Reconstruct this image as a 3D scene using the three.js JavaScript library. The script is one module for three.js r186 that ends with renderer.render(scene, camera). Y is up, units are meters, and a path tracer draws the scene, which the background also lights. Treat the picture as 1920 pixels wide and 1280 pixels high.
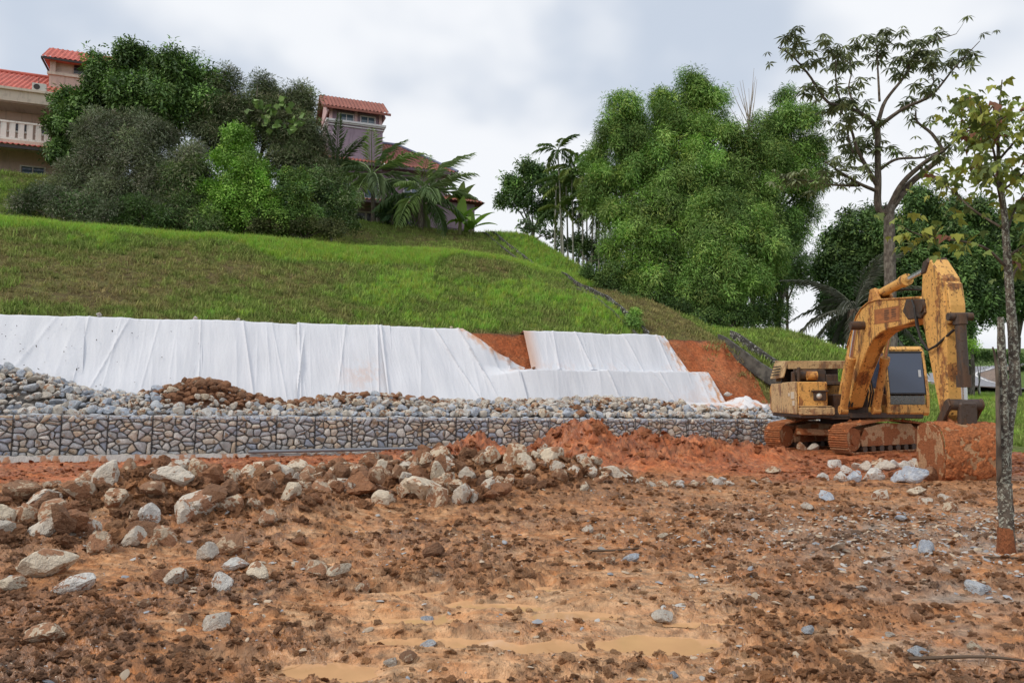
import * as THREE from 'three';
import { mergeGeometries, toCreasedNormals } from 'three/addons/utils/BufferGeometryUtils.js';
import { ImprovedNoise } from 'three/addons/math/ImprovedNoise.js';

// ---------- camera, exposure, sky, sun ----------
const scene = new THREE.Scene();
const camera = new THREE.PerspectiveCamera(49.54, 1920 / 1280, 0.1, 1500);
camera.position.set(0, 1.6, 0);
camera.rotation.x = 0.0756;
const renderer = new THREE.WebGLRenderer({ antialias: true });
renderer.toneMapping = THREE.LinearToneMapping;
renderer.toneMappingExposure = 1.2;
renderer.shadowMap.enabled = true;

const perlin = new ImprovedNoise();
const N3 = (x, y, z) => perlin.noise(x, y, z);
const fbm = (x, y, z, oct = 4) => { let s = 0, a = 0.5, f = 1; for (let i = 0; i < oct; i++) { s += a * N3(x * f, y * f, z * f + i * 7.3); a *= 0.5; f *= 2.03; } return s; };
const clamp = (x, a = 0, b = 1) => Math.min(b, Math.max(a, x));
const sstep = (a, b, x) => { const t = clamp((x - a) / (b - a)); return t * t * (3 - 2 * t); };
const lerp = (a, b, t) => a + (b - a) * t;
const mix3 = (a, b, t) => [lerp(a[0], b[0], t), lerp(a[1], b[1], t), lerp(a[2], b[2], t)];
function rng(seed) { let s = seed >>> 0; return () => { s = (s + 0x6D2B79F5) >>> 0; let t = s; t = Math.imul(t ^ (t >>> 15), t | 1); t ^= t + Math.imul(t ^ (t >>> 7), t | 61); return ((t ^ (t >>> 14)) >>> 0) / 4294967296; }; }

{ // overcast sky: a bright cloud sheet, thinner blue-grey patches between soft white banks
  const W = 1024, H = 512, d = new Float32Array(W * H * 4);
  for (let j = 0; j < H; j++) for (let i = 0; i < W; i++) {
    const el = ((j + 0.5) / H - 0.5) * Math.PI, az = (i + 0.5) / W * Math.PI * 2;
    const y = Math.sin(el), c = Math.cos(el), x = Math.cos(az) * c, z = Math.sin(az) * c;
    const up = Math.max(y, 0), k = 1.6 / (up + 0.42), sx = x * k, sz = z * k;
    const a = fbm(sx * 1.15 + 3.1, up * 2.2, sz * 1.15 + 8.7, 5), b = fbm(sx * 3.1 + 11, up * 3.7 + 4, sz * 3.1, 4);
    let t = clamp(0.62 + a * 1.35 + b * 0.5);
    t = sstep(0.22, 0.82, t);
    const lo = [0.49, 0.55, 0.645], hi = [0.765, 0.785, 0.82];
    let col = mix3(lo, hi, t);
    const hz = 1 - sstep(0.0, 0.26, up);
    col = mix3(col, [0.80, 0.805, 0.82], hz * 0.6);
    if (y < 0) col = mix3(col, [0.30, 0.24, 0.19], sstep(0, 0.06, -y));
    d.set([col[0], col[1], col[2], 1], (j * W + i) * 4);
  }
  const t = new THREE.DataTexture(d, W, H, THREE.RGBAFormat, THREE.FloatType);
  t.mapping = THREE.EquirectangularReflectionMapping; t.magFilter = THREE.LinearFilter; t.minFilter = THREE.LinearFilter; t.needsUpdate = true;
  scene.background = t; scene.environment = t;
}
const sun = new THREE.DirectionalLight(0xfff3e2, 1.4);
sun.position.set(-56, 66, 10); sun.target.position.set(0, 2, -22);
sun.castShadow = true; sun.shadow.radius = 20; sun.shadow.mapSize.set(2048, 2048);
Object.assign(sun.shadow.camera, { left: -60, right: 60, top: 60, bottom: -60, near: 1, far: 220 });
scene.add(sun, sun.target);

// ---------- names, things, parts ----------
const taken = {};
function numbered(n) { if (!(n in taken)) { taken[n] = 0; return n; } taken[n]++; return n + '_' + String(taken[n]).padStart(3, '0'); }
function tag(o, label, category, group, kind) { const u = o.userData; if (label) u.label = label; if (category) u.category = category; if (group) u.group = group; if (kind) u.kind = kind; return o; }
function thing(name, label, category, pos = [0, 0, 0], turn = 0, group) { const o = new THREE.Group(); o.name = numbered(name); o.position.set(...pos); o.rotation.y = turn; scene.add(o); return tag(o, label, category, group); }
function part(name, geo, mat, parent, label) { const m = new THREE.Mesh(geo, mat); m.name = name; parent.add(m); if (label) m.userData.label = label; return m; }
function solo(name, geo, mat, label, category, group) { const m = new THREE.Mesh(geo, mat); m.name = numbered(name); scene.add(m); return tag(m, label, category, group); }
function struct(name, geo, mat, label, category = 'ground') { const m = new THREE.Mesh(geo, mat); m.name = numbered(name); scene.add(m); return tag(m, label, category, null, 'structure'); }

// ---------- geometry helpers ----------
const V3 = (x, y, z) => new THREE.Vector3(x, y, z);
const UP = V3(0, 1, 0);
function buf(pos, idx, uv, col) {
  const g = new THREE.BufferGeometry();
  g.setAttribute('position', new THREE.BufferAttribute(pos instanceof Float32Array ? pos : new Float32Array(pos), 3));
  if (uv) g.setAttribute('uv', new THREE.BufferAttribute(uv instanceof Float32Array ? uv : new Float32Array(uv), 2));
  if (col) g.setAttribute('color', new THREE.BufferAttribute(col instanceof Float32Array ? col : new Float32Array(col), 3));
  if (idx) g.setIndex(idx instanceof Uint32Array ? new THREE.BufferAttribute(idx, 1) : idx);
  g.computeVertexNormals();
  return g;
}
function grid(nu, nv, fn, flip, color) { // fn(i/nu, j/nv) -> [x, y, z, u, v]
  const n = (nu + 1) * (nv + 1), p = new Float32Array(n * 3), t = new Float32Array(n * 2), c = color ? new Float32Array(n * 3) : null, ix = new Uint32Array(nu * nv * 6);
  let k = 0;
  for (let j = 0; j <= nv; j++) for (let i = 0; i <= nu; i++, k++) {
    const q = fn(i / nu, j / nv, i, j);
    p[k * 3] = q[0]; p[k * 3 + 1] = q[1]; p[k * 3 + 2] = q[2]; t[k * 2] = q[3] ?? 0; t[k * 2 + 1] = q[4] ?? 0;
    if (c) { const w = color(q, i / nu, j / nv); c[k * 3] = w[0]; c[k * 3 + 1] = w[1]; c[k * 3 + 2] = w[2]; }
  }
  k = 0;
  for (let j = 0; j < nv; j++) for (let i = 0; i < nu; i++) {
    const a = j * (nu + 1) + i, b = a + 1, e = a + nu + 1, f = e + 1;
    if (flip) { ix[k++] = a; ix[k++] = e; ix[k++] = b; ix[k++] = b; ix[k++] = e; ix[k++] = f; } else { ix[k++] = a; ix[k++] = b; ix[k++] = e; ix[k++] = b; ix[k++] = f; ix[k++] = e; }
  }
  return buf(p, ix, t, c);
}
const merged = (gs) => mergeGeometries(gs.map((g) => { const h = g.index ? g.toNonIndexed() : g; for (const a of Object.keys(h.attributes)) if (!['position', 'normal', 'uv'].includes(a)) h.deleteAttribute(a); return h; }));
const moved = (g, x = 0, y = 0, z = 0, rx = 0, ry = 0, rz = 0) => g.applyMatrix4(new THREE.Matrix4().compose(V3(x, y, z), new THREE.Quaternion().setFromEuler(new THREE.Euler(rx, ry, rz)), V3(1, 1, 1)));
// a box with chamfered edges and uv in metres
function bevelBox(w, h, d, b = 0.012) {
  b = Math.min(b, w / 2.2, h / 2.2, d / 2.2);
  const s = new THREE.Shape(); const x = w / 2 - b, y = h / 2 - b, c = b * 0.9;
  s.moveTo(-x, -y - b + c); // chamfered outline
  s.moveTo(-x - b + b, -y - b); s.lineTo(x, -y - b); s.lineTo(x + b, -y); s.lineTo(x + b, y); s.lineTo(x, y + b); s.lineTo(-x, y + b); s.lineTo(-x - b, y); s.lineTo(-x - b, -y); s.closePath();
  const g = new THREE.ExtrudeGeometry(s, { depth: d - 2 * b, bevelEnabled: true, bevelThickness: b, bevelSize: b * 0.7, bevelOffset: -b * 0.7, bevelSegments: 1, steps: 1 });
  g.translate(0, 0, -(d - 2 * b) / 2);
  return g;
}
const box = (w, h, d, x = 0, y = 0, z = 0, rx = 0, ry = 0, rz = 0) => moved(new THREE.BoxGeometry(w, h, d), x, y, z, rx, ry, rz);
const bbox = (w, h, d, x = 0, y = 0, z = 0, b = 0.012, rx = 0, ry = 0, rz = 0) => moved(bevelBox(w, h, d, b), x, y, z, rx, ry, rz);
// a tapered tube through points with radii
function limb(pts, radii, seg = 7, wob = 0, seed = 0) {
  const P = pts.map((p) => p.isVector3 ? p : V3(...p)), n = P.length, pos = [], idx = [], uv = [];
  let ref = null, len = 0;
  for (let i = 0; i < n; i++) {
    const t = P[Math.min(i + 1, n - 1)].clone().sub(P[Math.max(i - 1, 0)]).normalize();
    if (!ref) ref = Math.abs(t.y) > 0.9 ? V3(1, 0, 0) : V3(0, 1, 0);
    const a = ref.clone().cross(t).normalize(), b = t.clone().cross(a).normalize(); ref = b.clone();
    if (i) len += P[i].distanceTo(P[i - 1]);
    for (let j = 0; j <= seg; j++) {
      const th = j / seg * Math.PI * 2, r = radii[i] * (1 + wob * N3(Math.cos(th) * 1.7 + seed, Math.sin(th) * 1.7, len * 4 + seed));
      const q = P[i].clone().addScaledVector(a, -Math.cos(th) * r).addScaledVector(b, Math.sin(th) * r);
      pos.push(q.x, q.y, q.z); uv.push(j / seg * Math.max(0.05, radii[0]) * 6.28, len);
    }
  }
  for (let i = 0; i < n - 1; i++) for (let j = 0; j < seg; j++) { const a = i * (seg + 1) + j, b = a + 1, c = a + seg + 1, d = c + 1; idx.push(a, b, c, b, d, c); }
  const c0 = pos.length / 3; pos.push(P[0].x, P[0].y, P[0].z, P[n - 1].x, P[n - 1].y, P[n - 1].z); uv.push(0, 0, 0, len);
  for (let j = 0; j < seg; j++) { idx.push(c0, j + 1, j); const e = (n - 1) * (seg + 1) + j; idx.push(c0 + 1, e, e + 1); }
  return buf(pos, idx, uv);
}
const rod = (a, b, r0, r1 = r0, seg = 10) => limb([a, b], [r0, r1], seg);
// an outline in the xy plane extruded along z, centred on z, with a small bevel
function plate(pts, depth, b = 0.01) {
  const s = new THREE.Shape(); pts.forEach((p, i) => i ? s.lineTo(p[0], p[1]) : s.moveTo(p[0], p[1])); s.closePath();
  const g = new THREE.ExtrudeGeometry(s, { depth: depth - 2 * b, bevelEnabled: b > 0, bevelThickness: b, bevelSize: b, bevelOffset: -b, bevelSegments: 1, steps: 1 });
  g.translate(0, 0, -(depth - 2 * b) / 2); return g;
}
// uv from the dominant axis of each face, in metres (for rocks and boxes)
function boxUV(g, s = 1) {
  g = g.index ? g.toNonIndexed() : g; g.computeVertexNormals();
  const p = g.attributes.position, t = new Float32Array(p.count * 2), A = V3(), B = V3(), C = V3();
  for (let i = 0; i < p.count; i += 3) {
    A.fromBufferAttribute(p, i); B.fromBufferAttribute(p, i + 1); C.fromBufferAttribute(p, i + 2);
    const n = B.clone().sub(A).cross(C.clone().sub(A)), ax = Math.abs(n.x), ay = Math.abs(n.y), az = Math.abs(n.z);
    for (let k = 0; k < 3; k++) { const q = [A, B, C][k]; const w = ax > ay && ax > az ? [q.z + 3.1, q.y] : ay > az ? [q.x, q.z + 7.7] : [q.x + 5.3, q.y + 1.9]; t[(i + k) * 2] = w[0] * s; t[(i + k) * 2 + 1] = w[1] * s; }
  }
  g.setAttribute('uv', new THREE.BufferAttribute(t, 2)); return g;
}
// ---------- textures ----------
const lat = new Float32Array(65536); { const r = rng(991); for (let i = 0; i < 65536; i++) lat[i] = r(); }
function pvn(x, y, per, s = 0) { // periodic value noise 0..1
  const xi = Math.floor(x), yi = Math.floor(y), fx = x - xi, fy = y - yi, u = fx * fx * (3 - 2 * fx), v = fy * fy * (3 - 2 * fy);
  const h = (a, b) => lat[((((a % per) + per) % per) * 157 + (((b % per) + per) % per) * 2711 + s * 7919) & 65535];
  return lerp(lerp(h(xi, yi), h(xi + 1, yi), u), lerp(h(xi, yi + 1), h(xi + 1, yi + 1), u), v);
}
function pfbm(u, v, per, oct, s = 0, gain = 0.55) { let a = 1, t = 0, n = 0, p = per; for (let i = 0; i < oct; i++) { t += a * pvn(u * p, v * p, p, s + i * 3); n += a; a *= gain; p *= 2; } return t / n; }
function tex(n, fn, { srgb = false, rep = 1, h = n } = {}) {
  const d = new Uint8Array(n * h * 4);
  for (let j = 0; j < h; j++) for (let i = 0; i < n; i++) { const c = fn(i / n, j / h); const k = (j * n + i) * 4; if (typeof c === 'number') { d[k] = d[k + 1] = d[k + 2] = clamp(c) * 255; } else { d[k] = clamp(c[0]) * 255; d[k + 1] = clamp(c[1]) * 255; d[k + 2] = clamp(c[2]) * 255; } d[k + 3] = 255; }
  const t = new THREE.DataTexture(d, n, h, THREE.RGBAFormat); t.wrapS = t.wrapT = THREE.RepeatWrapping; t.magFilter = THREE.LinearFilter; t.minFilter = THREE.LinearMipmapLinearFilter; t.generateMipmaps = true;
  if (srgb) t.colorSpace = THREE.SRGBColorSpace; t.repeat.set(rep, rep); t.needsUpdate = true; return t;
}
const std = (o) => new THREE.MeshStandardMaterial({ roughness: 0.85, ...o });
const RGB = (r, g, b) => new THREE.Color().setRGB(r, g, b);
// ---------- the lie of the land (metres; u runs along the gabion wall, v uphill from its face) ----------
const WX = -11.88, WD = 17.66, CU = 0.931, SU = 0.365;
const toUV = (x, z) => { const a = x - WX, b = -z - WD; return [a * CU + b * SU, -a * SU + b * CU]; };
const toXZ = (u, v) => [WX + u * CU - v * SU, -(WD + u * SU + v * CU)];
const WALL_TURN = Math.atan2(SU, CU);
function keyed(keys, v) { if (v <= keys[0][0]) return keys[0][1]; for (let i = 1; i < keys.length; i++) if (v < keys[i][0]) { const [a, ha] = keys[i - 1], [b, hb] = keys[i]; return lerp(ha, hb, (v - a) / (b - a)); } return keys[keys.length - 1][1]; }
const wallBase = (u) => lerp(0.2, -0.16, clamp(u / 23));
const hillKeys = [[-1, 0], [0.3, 0.2], [1, 0.8], [3.3, 1.15], [5.25, 3.9], [5.7, 4.02], [14.0, 8.5], [14.8, 8.75], [15.4, 8.85], [17.6, 8.95], [24.6, 12.35], [25.6, 12.65], [30, 12.8], [70, 13], [160, 6], [400, 0]];
const spurKeys = [[-4, 0], [-2.2, 0.25], [5.5, 4.0], [7.6, 4.75], [9.5, 4.95], [16, 4.9], [60, 4.5], [160, 5], [400, 0]];
const rightGround = (x, d) => 0.06 + clamp(d - 20.5, 0, 36) * 0.052 + clamp(d - 62, 0, 60) * 0.13;
function landHeight(x, z) {
  const [u, v] = toUV(x, z), d = -z;
  const hill = keyed(hillKeys, v), G = rightGround(x, d);
  const spur = lerp(Math.max(keyed(spurKeys, v), G), G, sstep(29.5, 40, u));
  const e = v < 5.5 ? sstep(23.6, 25.4, u) : sstep(lerp(24.2, 23.4, clamp((v - 5.5) / 8)), lerp(25.4, 31, clamp((v - 5.5) / 10)), u);
  let h = lerp(hill, spur, e);
  if (v > 5.6) h += fbm(x * 0.16, 2, z * 0.16, 3) * 0.34 * sstep(5.6, 8, v) + 0.06 * N3(x * 1.3, 5, z * 1.3);
  if (v > 22 && u < 4) h += 1.1 * sstep(3, -4, u) * sstep(22, 26, v);
  // the hill end rounds off where the crest nears the drain
  if (v > 8 && u > 17.5 && u < 26) h -= 0.75 * sstep(17.5, 22, u) * sstep(9, 14, v) * (1 - sstep(15, 18.5, v));
  return h;
}
// mud in front of the wall
const puddleSpots = [[-0.5, 5.14, 0.62, 0.13], [0.2, 5.05, 0.45, 0.1], [0.95, 5.12, 0.42, 0.17], [-0.75, 5.62, 0.5, 0.1], [-0.1, 5.98, 0.42, 0.12], [0.5, 5.75, 0.4, 0.13], [-1.15, 4.62, 0.4, 0.12], [-0.2, 4.45, 0.25, 0.07], [3.75, 7.75, 0.34, 0.13], [-0.95, 6.35, 0.4, 0.09], [1.45, 5.5, 0.35, 0.08], [-1.75, 4.75, 0.25, 0.08], [0.45, 6.5, 0.3, 0.07]];
const hump = (x, d, cx, cd, rx, rd, t = 0) => { const c = Math.cos(t), s = Math.sin(t), a = ((x - cx) * c + (d - cd) * s) / rx, b = (-(x - cx) * s + (d - cd) * c) / rd, q = a * a + b * b; return q < 4 ? Math.exp(-q * 1.6) : 0; };
function heapHeight(x, d) {
  return 0.52 * hump(x, d, -4.6, 9.4, 1.7, 1.25) + 0.24 * hump(x, d, -6.6, 8.4, 2.1, 1.5) + 0.3 * hump(x, d, -3.0, 9.6, 1.5, 1.0) + 0.22 * hump(x, d, -5.2, 7.3, 2.2, 1.0)
    + 0.34 * hump(x, d, -2.9, 11.9, 2.2, 1.2) + 0.46 * hump(x, d, -0.5, 12.4, 2.1, 1.15) + 0.3 * hump(x, d, 0.9, 12.1, 1.5, 0.9) + 0.2 * hump(x, d, -1.2, 10.7, 1.7, 0.9);
}
function redHeight(x, d, u, v) {
  const w = 1 + 0.55 * N3(x * 0.9, 3.3, d * 0.9);
  let h = 0.78 * hump(x, d, 1.55, 16.9, 1.7, 1.15) + 0.72 * hump(x, d, 3.9, 17.6, 2.0, 1.3) + 0.62 * hump(x, d, -0.6, 16.1, 1.3, 0.9) + 0.25 * hump(x, d, 6.2, 18.3, 1.6, 1.2) + 0.3 * hump(x, d, 2.5, 15.3, 2.4, 1.0);
  h += 0.08 * hump(u, v, 5, -1.7, 7, 0.7) + 0.14 * hump(u, v, 10.5, -1.8, 3.5, 0.8) + 0.22 * hump(u, v, -2, -1.9, 3.2, 1.0);
  return h * w;
}
const mudBase = (x, d) => { const [u, v] = toUV(x, -d); return 0.03 * sstep(-3, -0.2, v) * (1 - sstep(14, 22, u)) - 0.1 * sstep(14, 21, u) * sstep(-3.2, 0, v) * sstep(26, 24, u) + 0.05 * sstep(6, 8.5, x) * sstep(16.5, 18.5, d); };
function puddleDip(x, d) { let q = 0; for (const [a, b, rx, rd] of puddleSpots) { if (Math.abs(x - a) > rx * 2.4 || Math.abs(d - b) > rd * 3) continue; q = Math.max(q, hump(x + 0.1 * N3(x * 4, 0, d * 6), d + 0.05 * N3(x * 5, 2, d * 5), a, b, rx * 1.25, rd * 1.5)); } return q; }
// where the churned mud stands in crumbly clods (1) or lies smeared smooth (0)
function clodAt(x, d) { const wet = sstep(2.6, 1.0, Math.abs(x - 0.1)) * sstep(7.6, 6.0, d); return sstep(-0.08, 0.2, N3(x * 0.75, 8.1, d * 1.1) * 0.8 + 0.55 * N3(x * 2.6, 1.1, d * 3.6) + 0.5 * N3(x * 7, 3.1, d * 8) + 0.42 * N3(x * 17, 6.1, d * 18) + 0.3 * N3(x * 40, 2.1, d * 42) - 0.24 * wet + 0.07 + 0.25 * sstep(0.1, 0.4, heapHeight(x, d))); }
function mudHeight(x, z, fine = true) {
  const d = -z, [u, v] = toUV(x, z), heap = heapHeight(x, d), red = redHeight(x, d, u, v), dip = puddleDip(x, d);
  let h = mudBase(x, d) + heap + red + fbm(x * 0.35, 1.7, d * 0.35, 2) * 0.09;
  const calm = 1 - 0.8 * dip, cl = clodAt(x, d);
  const rough = 0.7 + 1.0 * sstep(0.1, 0.5, heap) + 2.0 * sstep(0.12, 0.4, red);
  h += calm * rough * 0.06 * N3(x * 2.1, 0.3, d * 2.1) + calm * cl * 0.022;
  if (fine) {
    const r1 = N3(x * 7.3, 4.4, d * 8.1), r2 = N3(x * 16 + 9, 1.4, d * 17), r3 = N3(x * 34, 2.2, d * 36), r4 = N3(x * 70, 7.2, d * 74);
    h += calm * rough * (0.3 + 0.7 * cl) * (0.055 * r1 + 0.05 * (0.3 - Math.abs(r2)) + 0.034 * r3 + 0.016 * r4) + calm * 0.010 * N3(x * 3.5, 5, d * 17);
    h += sstep(0.06, 0.25, red) * (0.09 * N3(x * 2.7, 9, d * 2.7) + 0.07 * (0.3 - Math.abs(N3(x * 5.2, 3, d * 5.2))));
    // grouser prints: shallow ribbed bands
    for (const [x0, x1, d0, d1] of [[-2.4, -0.4, 8.1, 5.9], [-1.7, 0.3, 8.6, 6.4], [1.2, 3.6, 8.4, 8.9]]) {
      const tx = x1 - x0, td = d1 - d0, L = Math.hypot(tx, td), s = ((x - x0) * tx + (d - d0) * td) / L, o = ((x - x0) * -td + (d - d0) * tx) / L;
      if (s > -0.3 && s < L + 0.3 && Math.abs(o) < 0.3) { const w = sstep(0.3, 0.22, Math.abs(o)) * sstep(-0.3, 0.1, s) * sstep(L + 0.3, L - 0.1, s); h += w * (-0.035 + 0.03 * Math.sin(s * 31 + 1.4 * N3(s * 2, o * 4, 1))); }
    }
  }
  return h - 0.105 * dip;
}
const WATER = -0.06;
const lawnEdge = (a) => a < 0.425 ? 20.7 / (0.931 - 0.365 * a) : 51.9 / (1 + 2.2 * a);
const onMud = (x, z) => { const d = -z; return d > 0 && d < lawnEdge(x / d); };
const groundAt = (x, z) => onMud(x, z) ? mudHeight(x, z, false) : landHeight(x, z);

// ---------- ground materials ----------
const mudGrain = tex(1024, (u, v) => { const a = pfbm(u, v, 14, 6, 1, 0.62), b = pfbm(u, v, 60, 3, 5, 0.6), s = pvn(u * 210, v * 210, 210, 9) > 0.9 ? 0.1 : 0; return clamp(0.5 + (a - 0.5) * 1.15 + (b - 0.5) * 0.55 + s, 0.12, 1); });
const mudTint = tex(1024, (u, v) => { const a = pfbm(u, v, 9, 6, 21, 0.6), b = pfbm(u, v, 40, 4, 33, 0.6), g = clamp(0.66 + (b - 0.5) * 0.95); const t = clamp((a - 0.42) * 5); const c = mix3([1, 0.97, 0.95], [0.88, 0.92, 0.98], t); const dark = sstep(0.58, 0.72, pfbm(u, v, 28, 5, 44, 0.62)); return c.map((q) => q * g * (1 - 0.45 * dark) + 0.12); });
const mudRough = tex(512, (u, v) => [0, clamp(0.55 + (pfbm(u, v, 6, 5, 71) - 0.5) * 1.6, 0.24, 0.92), 0]);
const withRep = (t, r) => { const c = t.clone(); c.repeat.set(r, r); c.needsUpdate = true; return c; };
const mudMat = std({ vertexColors: true, map: withRep(mudTint, 1 / 2.3), bumpMap: withRep(mudGrain, 1 / 1.1), bumpScale: 0.03, roughnessMap: withRep(mudRough, 1 / 4.1), roughness: 1 });
const C = { mud: [0.58, 0.25, 0.092], dark: [0.29, 0.148, 0.078], tan: [0.78, 0.47, 0.25], red: [0.60, 0.165, 0.05], redPale: [0.78, 0.30, 0.12], grey: [0.43, 0.335, 0.265] };
function mudColor(x, d) {
  const [u, v] = toUV(x, -d), heap = heapHeight(x, d), red = redHeight(x, d, u, v), cl = clodAt(x, d);
  const n1 = N3(x * 0.9, 6.6, d * 1.1), n2 = N3(x * 3.1, 1.2, d * 3.7), n3 = N3(x * 9, 3.2, d * 10), n4 = N3(x * 24, 8.2, d * 26), n5 = N3(x * 4, 8.8, d * 19);
  const wet = sstep(2.9, 1.0, Math.abs(x - 0.1)) * sstep(8.2, 6.0, d), leftD = sstep(-0.6, -2.2, x) * sstep(7.2, 5.8, d), right = sstep(1.6, 4, x) * sstep(12, 9, d);
  let smear = mix3(C.mud, C.tan, clamp(0.22 + 0.4 * wet + n2 * 0.5 + n5 * 0.8 + n1 * 0.3 - 0.25 * leftD));
  smear = mix3(smear, C.grey, right * clamp(0.45 + n2 * 0.9 + n1 * 0.4));
  let clod = mix3(C.mud.map((q) => q * 0.78), C.dark, clamp(0.5 + n1 * 0.6 + n3 * 0.6 + n4 * 0.5 + 0.3 * leftD + 0.2 * right));
  let c = mix3(smear, clod, cl * (0.72 + 0.2 * leftD));
  c = mix3(c, C.tan, puddleDip(x, d) * 0.6);
  const r = clamp(sstep(0.1, 0.3, red + 0.08 * n2) + sstep(-5.4, -3.4, v + n2) * (1 - sstep(0.16, 0.4, heap)) * sstep(-0.9, 0.2, n1 + 0.6) + sstep(13.5, 15.5, d + n1 * 1.5) * (1 - sstep(0.2, 0.45, heap)));
  c = mix3(c, mix3(C.red, C.redPale, clamp(0.25 + n2 * 0.8 + n3 * 0.7 + n4 * 0.5)).map((q) => q * (1 - 0.3 * cl)), r * 0.94);
  return c;
}
{ // mud sheet: finer cells where one stands, coarser towards the wall
  const rows = 800, cols = 660, a0 = -0.86, a1 = 0.86, near = 2.6;
  const g = grid(cols, rows, (i, j) => { const a = lerp(a0, a1, i), far = lawnEdge(a) - 0.02, d = near * Math.pow(far / near, j), x = a * d; return [x, mudHeight(x, -d), -d, x, d]; }, false, (q) => mudColor(q[0], -q[2]));
  const m = struct('mud_ground', g, mudMat, 'churned wet orange and brown mud of the building site', 'mud');
}
{ // opaque silty water standing in the hollows
  const wmat = std({ color: RGB(0.82, 0.475, 0.25), roughness: 0.06, map: tex(256, (u, v) => { const a = 0.86 + (pfbm(u, v, 4, 4, 90) - 0.5) * 0.3; return [a, a, a * 0.97]; }) });
  const labels = ['long muddy puddle', 'muddy puddle'];
  for (const [x, d, rx, rd] of puddleSpots) {
    const n = 36, pos = [x, WATER, -d], uv = [x, d], ix = [];
    for (let i = 0; i <= n; i++) { const t = i / n * 6.2832, k = 1.75; const px = x + Math.cos(t) * rx * k, pd = d + Math.sin(t) * rd * k * 1.35; pos.push(px, WATER, -pd); uv.push(px, pd); if (i) ix.push(0, i, i + 1); }
    struct('puddle', buf(pos, ix, uv), wmat, 'shallow puddle of tan silty water in the churned mud', 'water');
    WATER_LIFT: { const o = scene.children[scene.children.length - 1]; o.position.y = (puddleSpots.findIndex((p) => p[0] === x) % 4) * 0.0015; }
  }
}
// ---------- cut bank of raw red earth ----------
const bankMat = std({ vertexColors: true, map: withRep(mudTint, 1 / 1.7), bumpMap: withRep(mudGrain, 1 / 0.8), bumpScale: 0.03, roughness: 0.95 });
// two-step face: steep upper cut, a narrow ledge half way, lower cut
const bankEnd = (u) => sstep(21.2, 25.2, u);
function bankPoint(u, t) { // t 0..1 from toe to lip
  const ledge = sstep(13, 15, u) * sstep(23.6, 22.2, u);
  const keys = ledge > 0.5 ? [[0, 0], [0.36, 0.42], [0.5, 0.48], [0.6, 0.52], [1, 1]] : [[0, 0], [1, 1]];
  const run = keyed([[0, 0], [0.42, 0.42 - 0.12 * ledge], [0.55, 0.55 + 0.12 * ledge], [1, 1]], t), rise = keyed([[0, 0], [0.4, 0.4 + 0.09 * ledge], [0.55, 0.55 - 0.05 * ledge], [1, 1]], t);
  const flare = bankEnd(u);
  const v0 = 3.15 - 0.9 * flare, v1 = 5.45, h0 = 1.0 - 0.25 * flare, h1 = 4.02;
  return [lerp(v0, v1, run), lerp(h0, h1, rise)];
}
function bankNoise(u, t) { return 0.16 * N3(u * 0.7, t * 2, 3) + 0.09 * N3(u * 2.1, t * 4, 9) + (0.05 * (1 - 2 * Math.abs(N3(u * 4.6, t * 9, 1)))) + 0.025 * N3(u * 12, t * 26, 4); }
{
  const u0 = -24, u1 = 25.0, nu = 760, nv = 60;
  const g = grid(nu, nv, (i, j) => {
    const u = lerp(u0, u1, i), t = j * 1.06 - 0.03; let [v, h] = bankPoint(u, clamp(t));
    const k = bankNoise(u, t) * (0.25 + 0.75 * bankEnd(u) + 0.5 * sstep(13, 14, u) * sstep(0.5, 0.7, t)) * sstep(1.02, 0.9, t);
    v -= k * 0.8; h += k * 0.35; if (t > 1) { v += (t - 1) * 14; h += 0.02 - (t - 1) * 2; } if (t < 0) { h -= 0.5; v -= 0.2; }
    const [x, z] = toXZ(u, v); return [x, h, z, u, h * 1.2];
  }, false, (q, i, j) => { const u = q[3], n = N3(u * 0.8, j * 3, 2), m = N3(u * 3, j * 9, 5), l = N3(u * 9, j * 22, 5); const c = mix3([0.55, 0.15, 0.048], [0.66, 0.25, 0.105], clamp(0.35 + n * 0.8 + m * 0.5 + l * 0.4)); return mix3(c, [0.10, 0.07, 0.04], sstep(0.93, 0.99, j + m * 0.03)); });
  struct('cut_bank', g, bankMat, 'steep freshly cut bank of raw orange earth under the white sheets', 'bank');
}
// ---------- hillside and far land ----------
const turfTex = tex(1024, (u, v) => { const a = pfbm(u, v, 10, 6, 3, 0.6), b = pfbm(u, v, 90, 3, 7, 0.6), t = clamp((a - 0.4) * 4 + (b - 0.5) * 1.3); const c = mix3([0.50, 0.44, 0.30], [0.62, 0.78, 0.36], t); const g = 0.62 + (b - 0.5) * 1.25; return c.map((q) => q * g + 0.1); });
const turfMat = std({ vertexColors: true, map: withRep(turfTex, 1 / 3.3), bumpMap: withRep(mudGrain, 1 / 1.4), bumpScale: 0.05, roughness: 1 });
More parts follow.
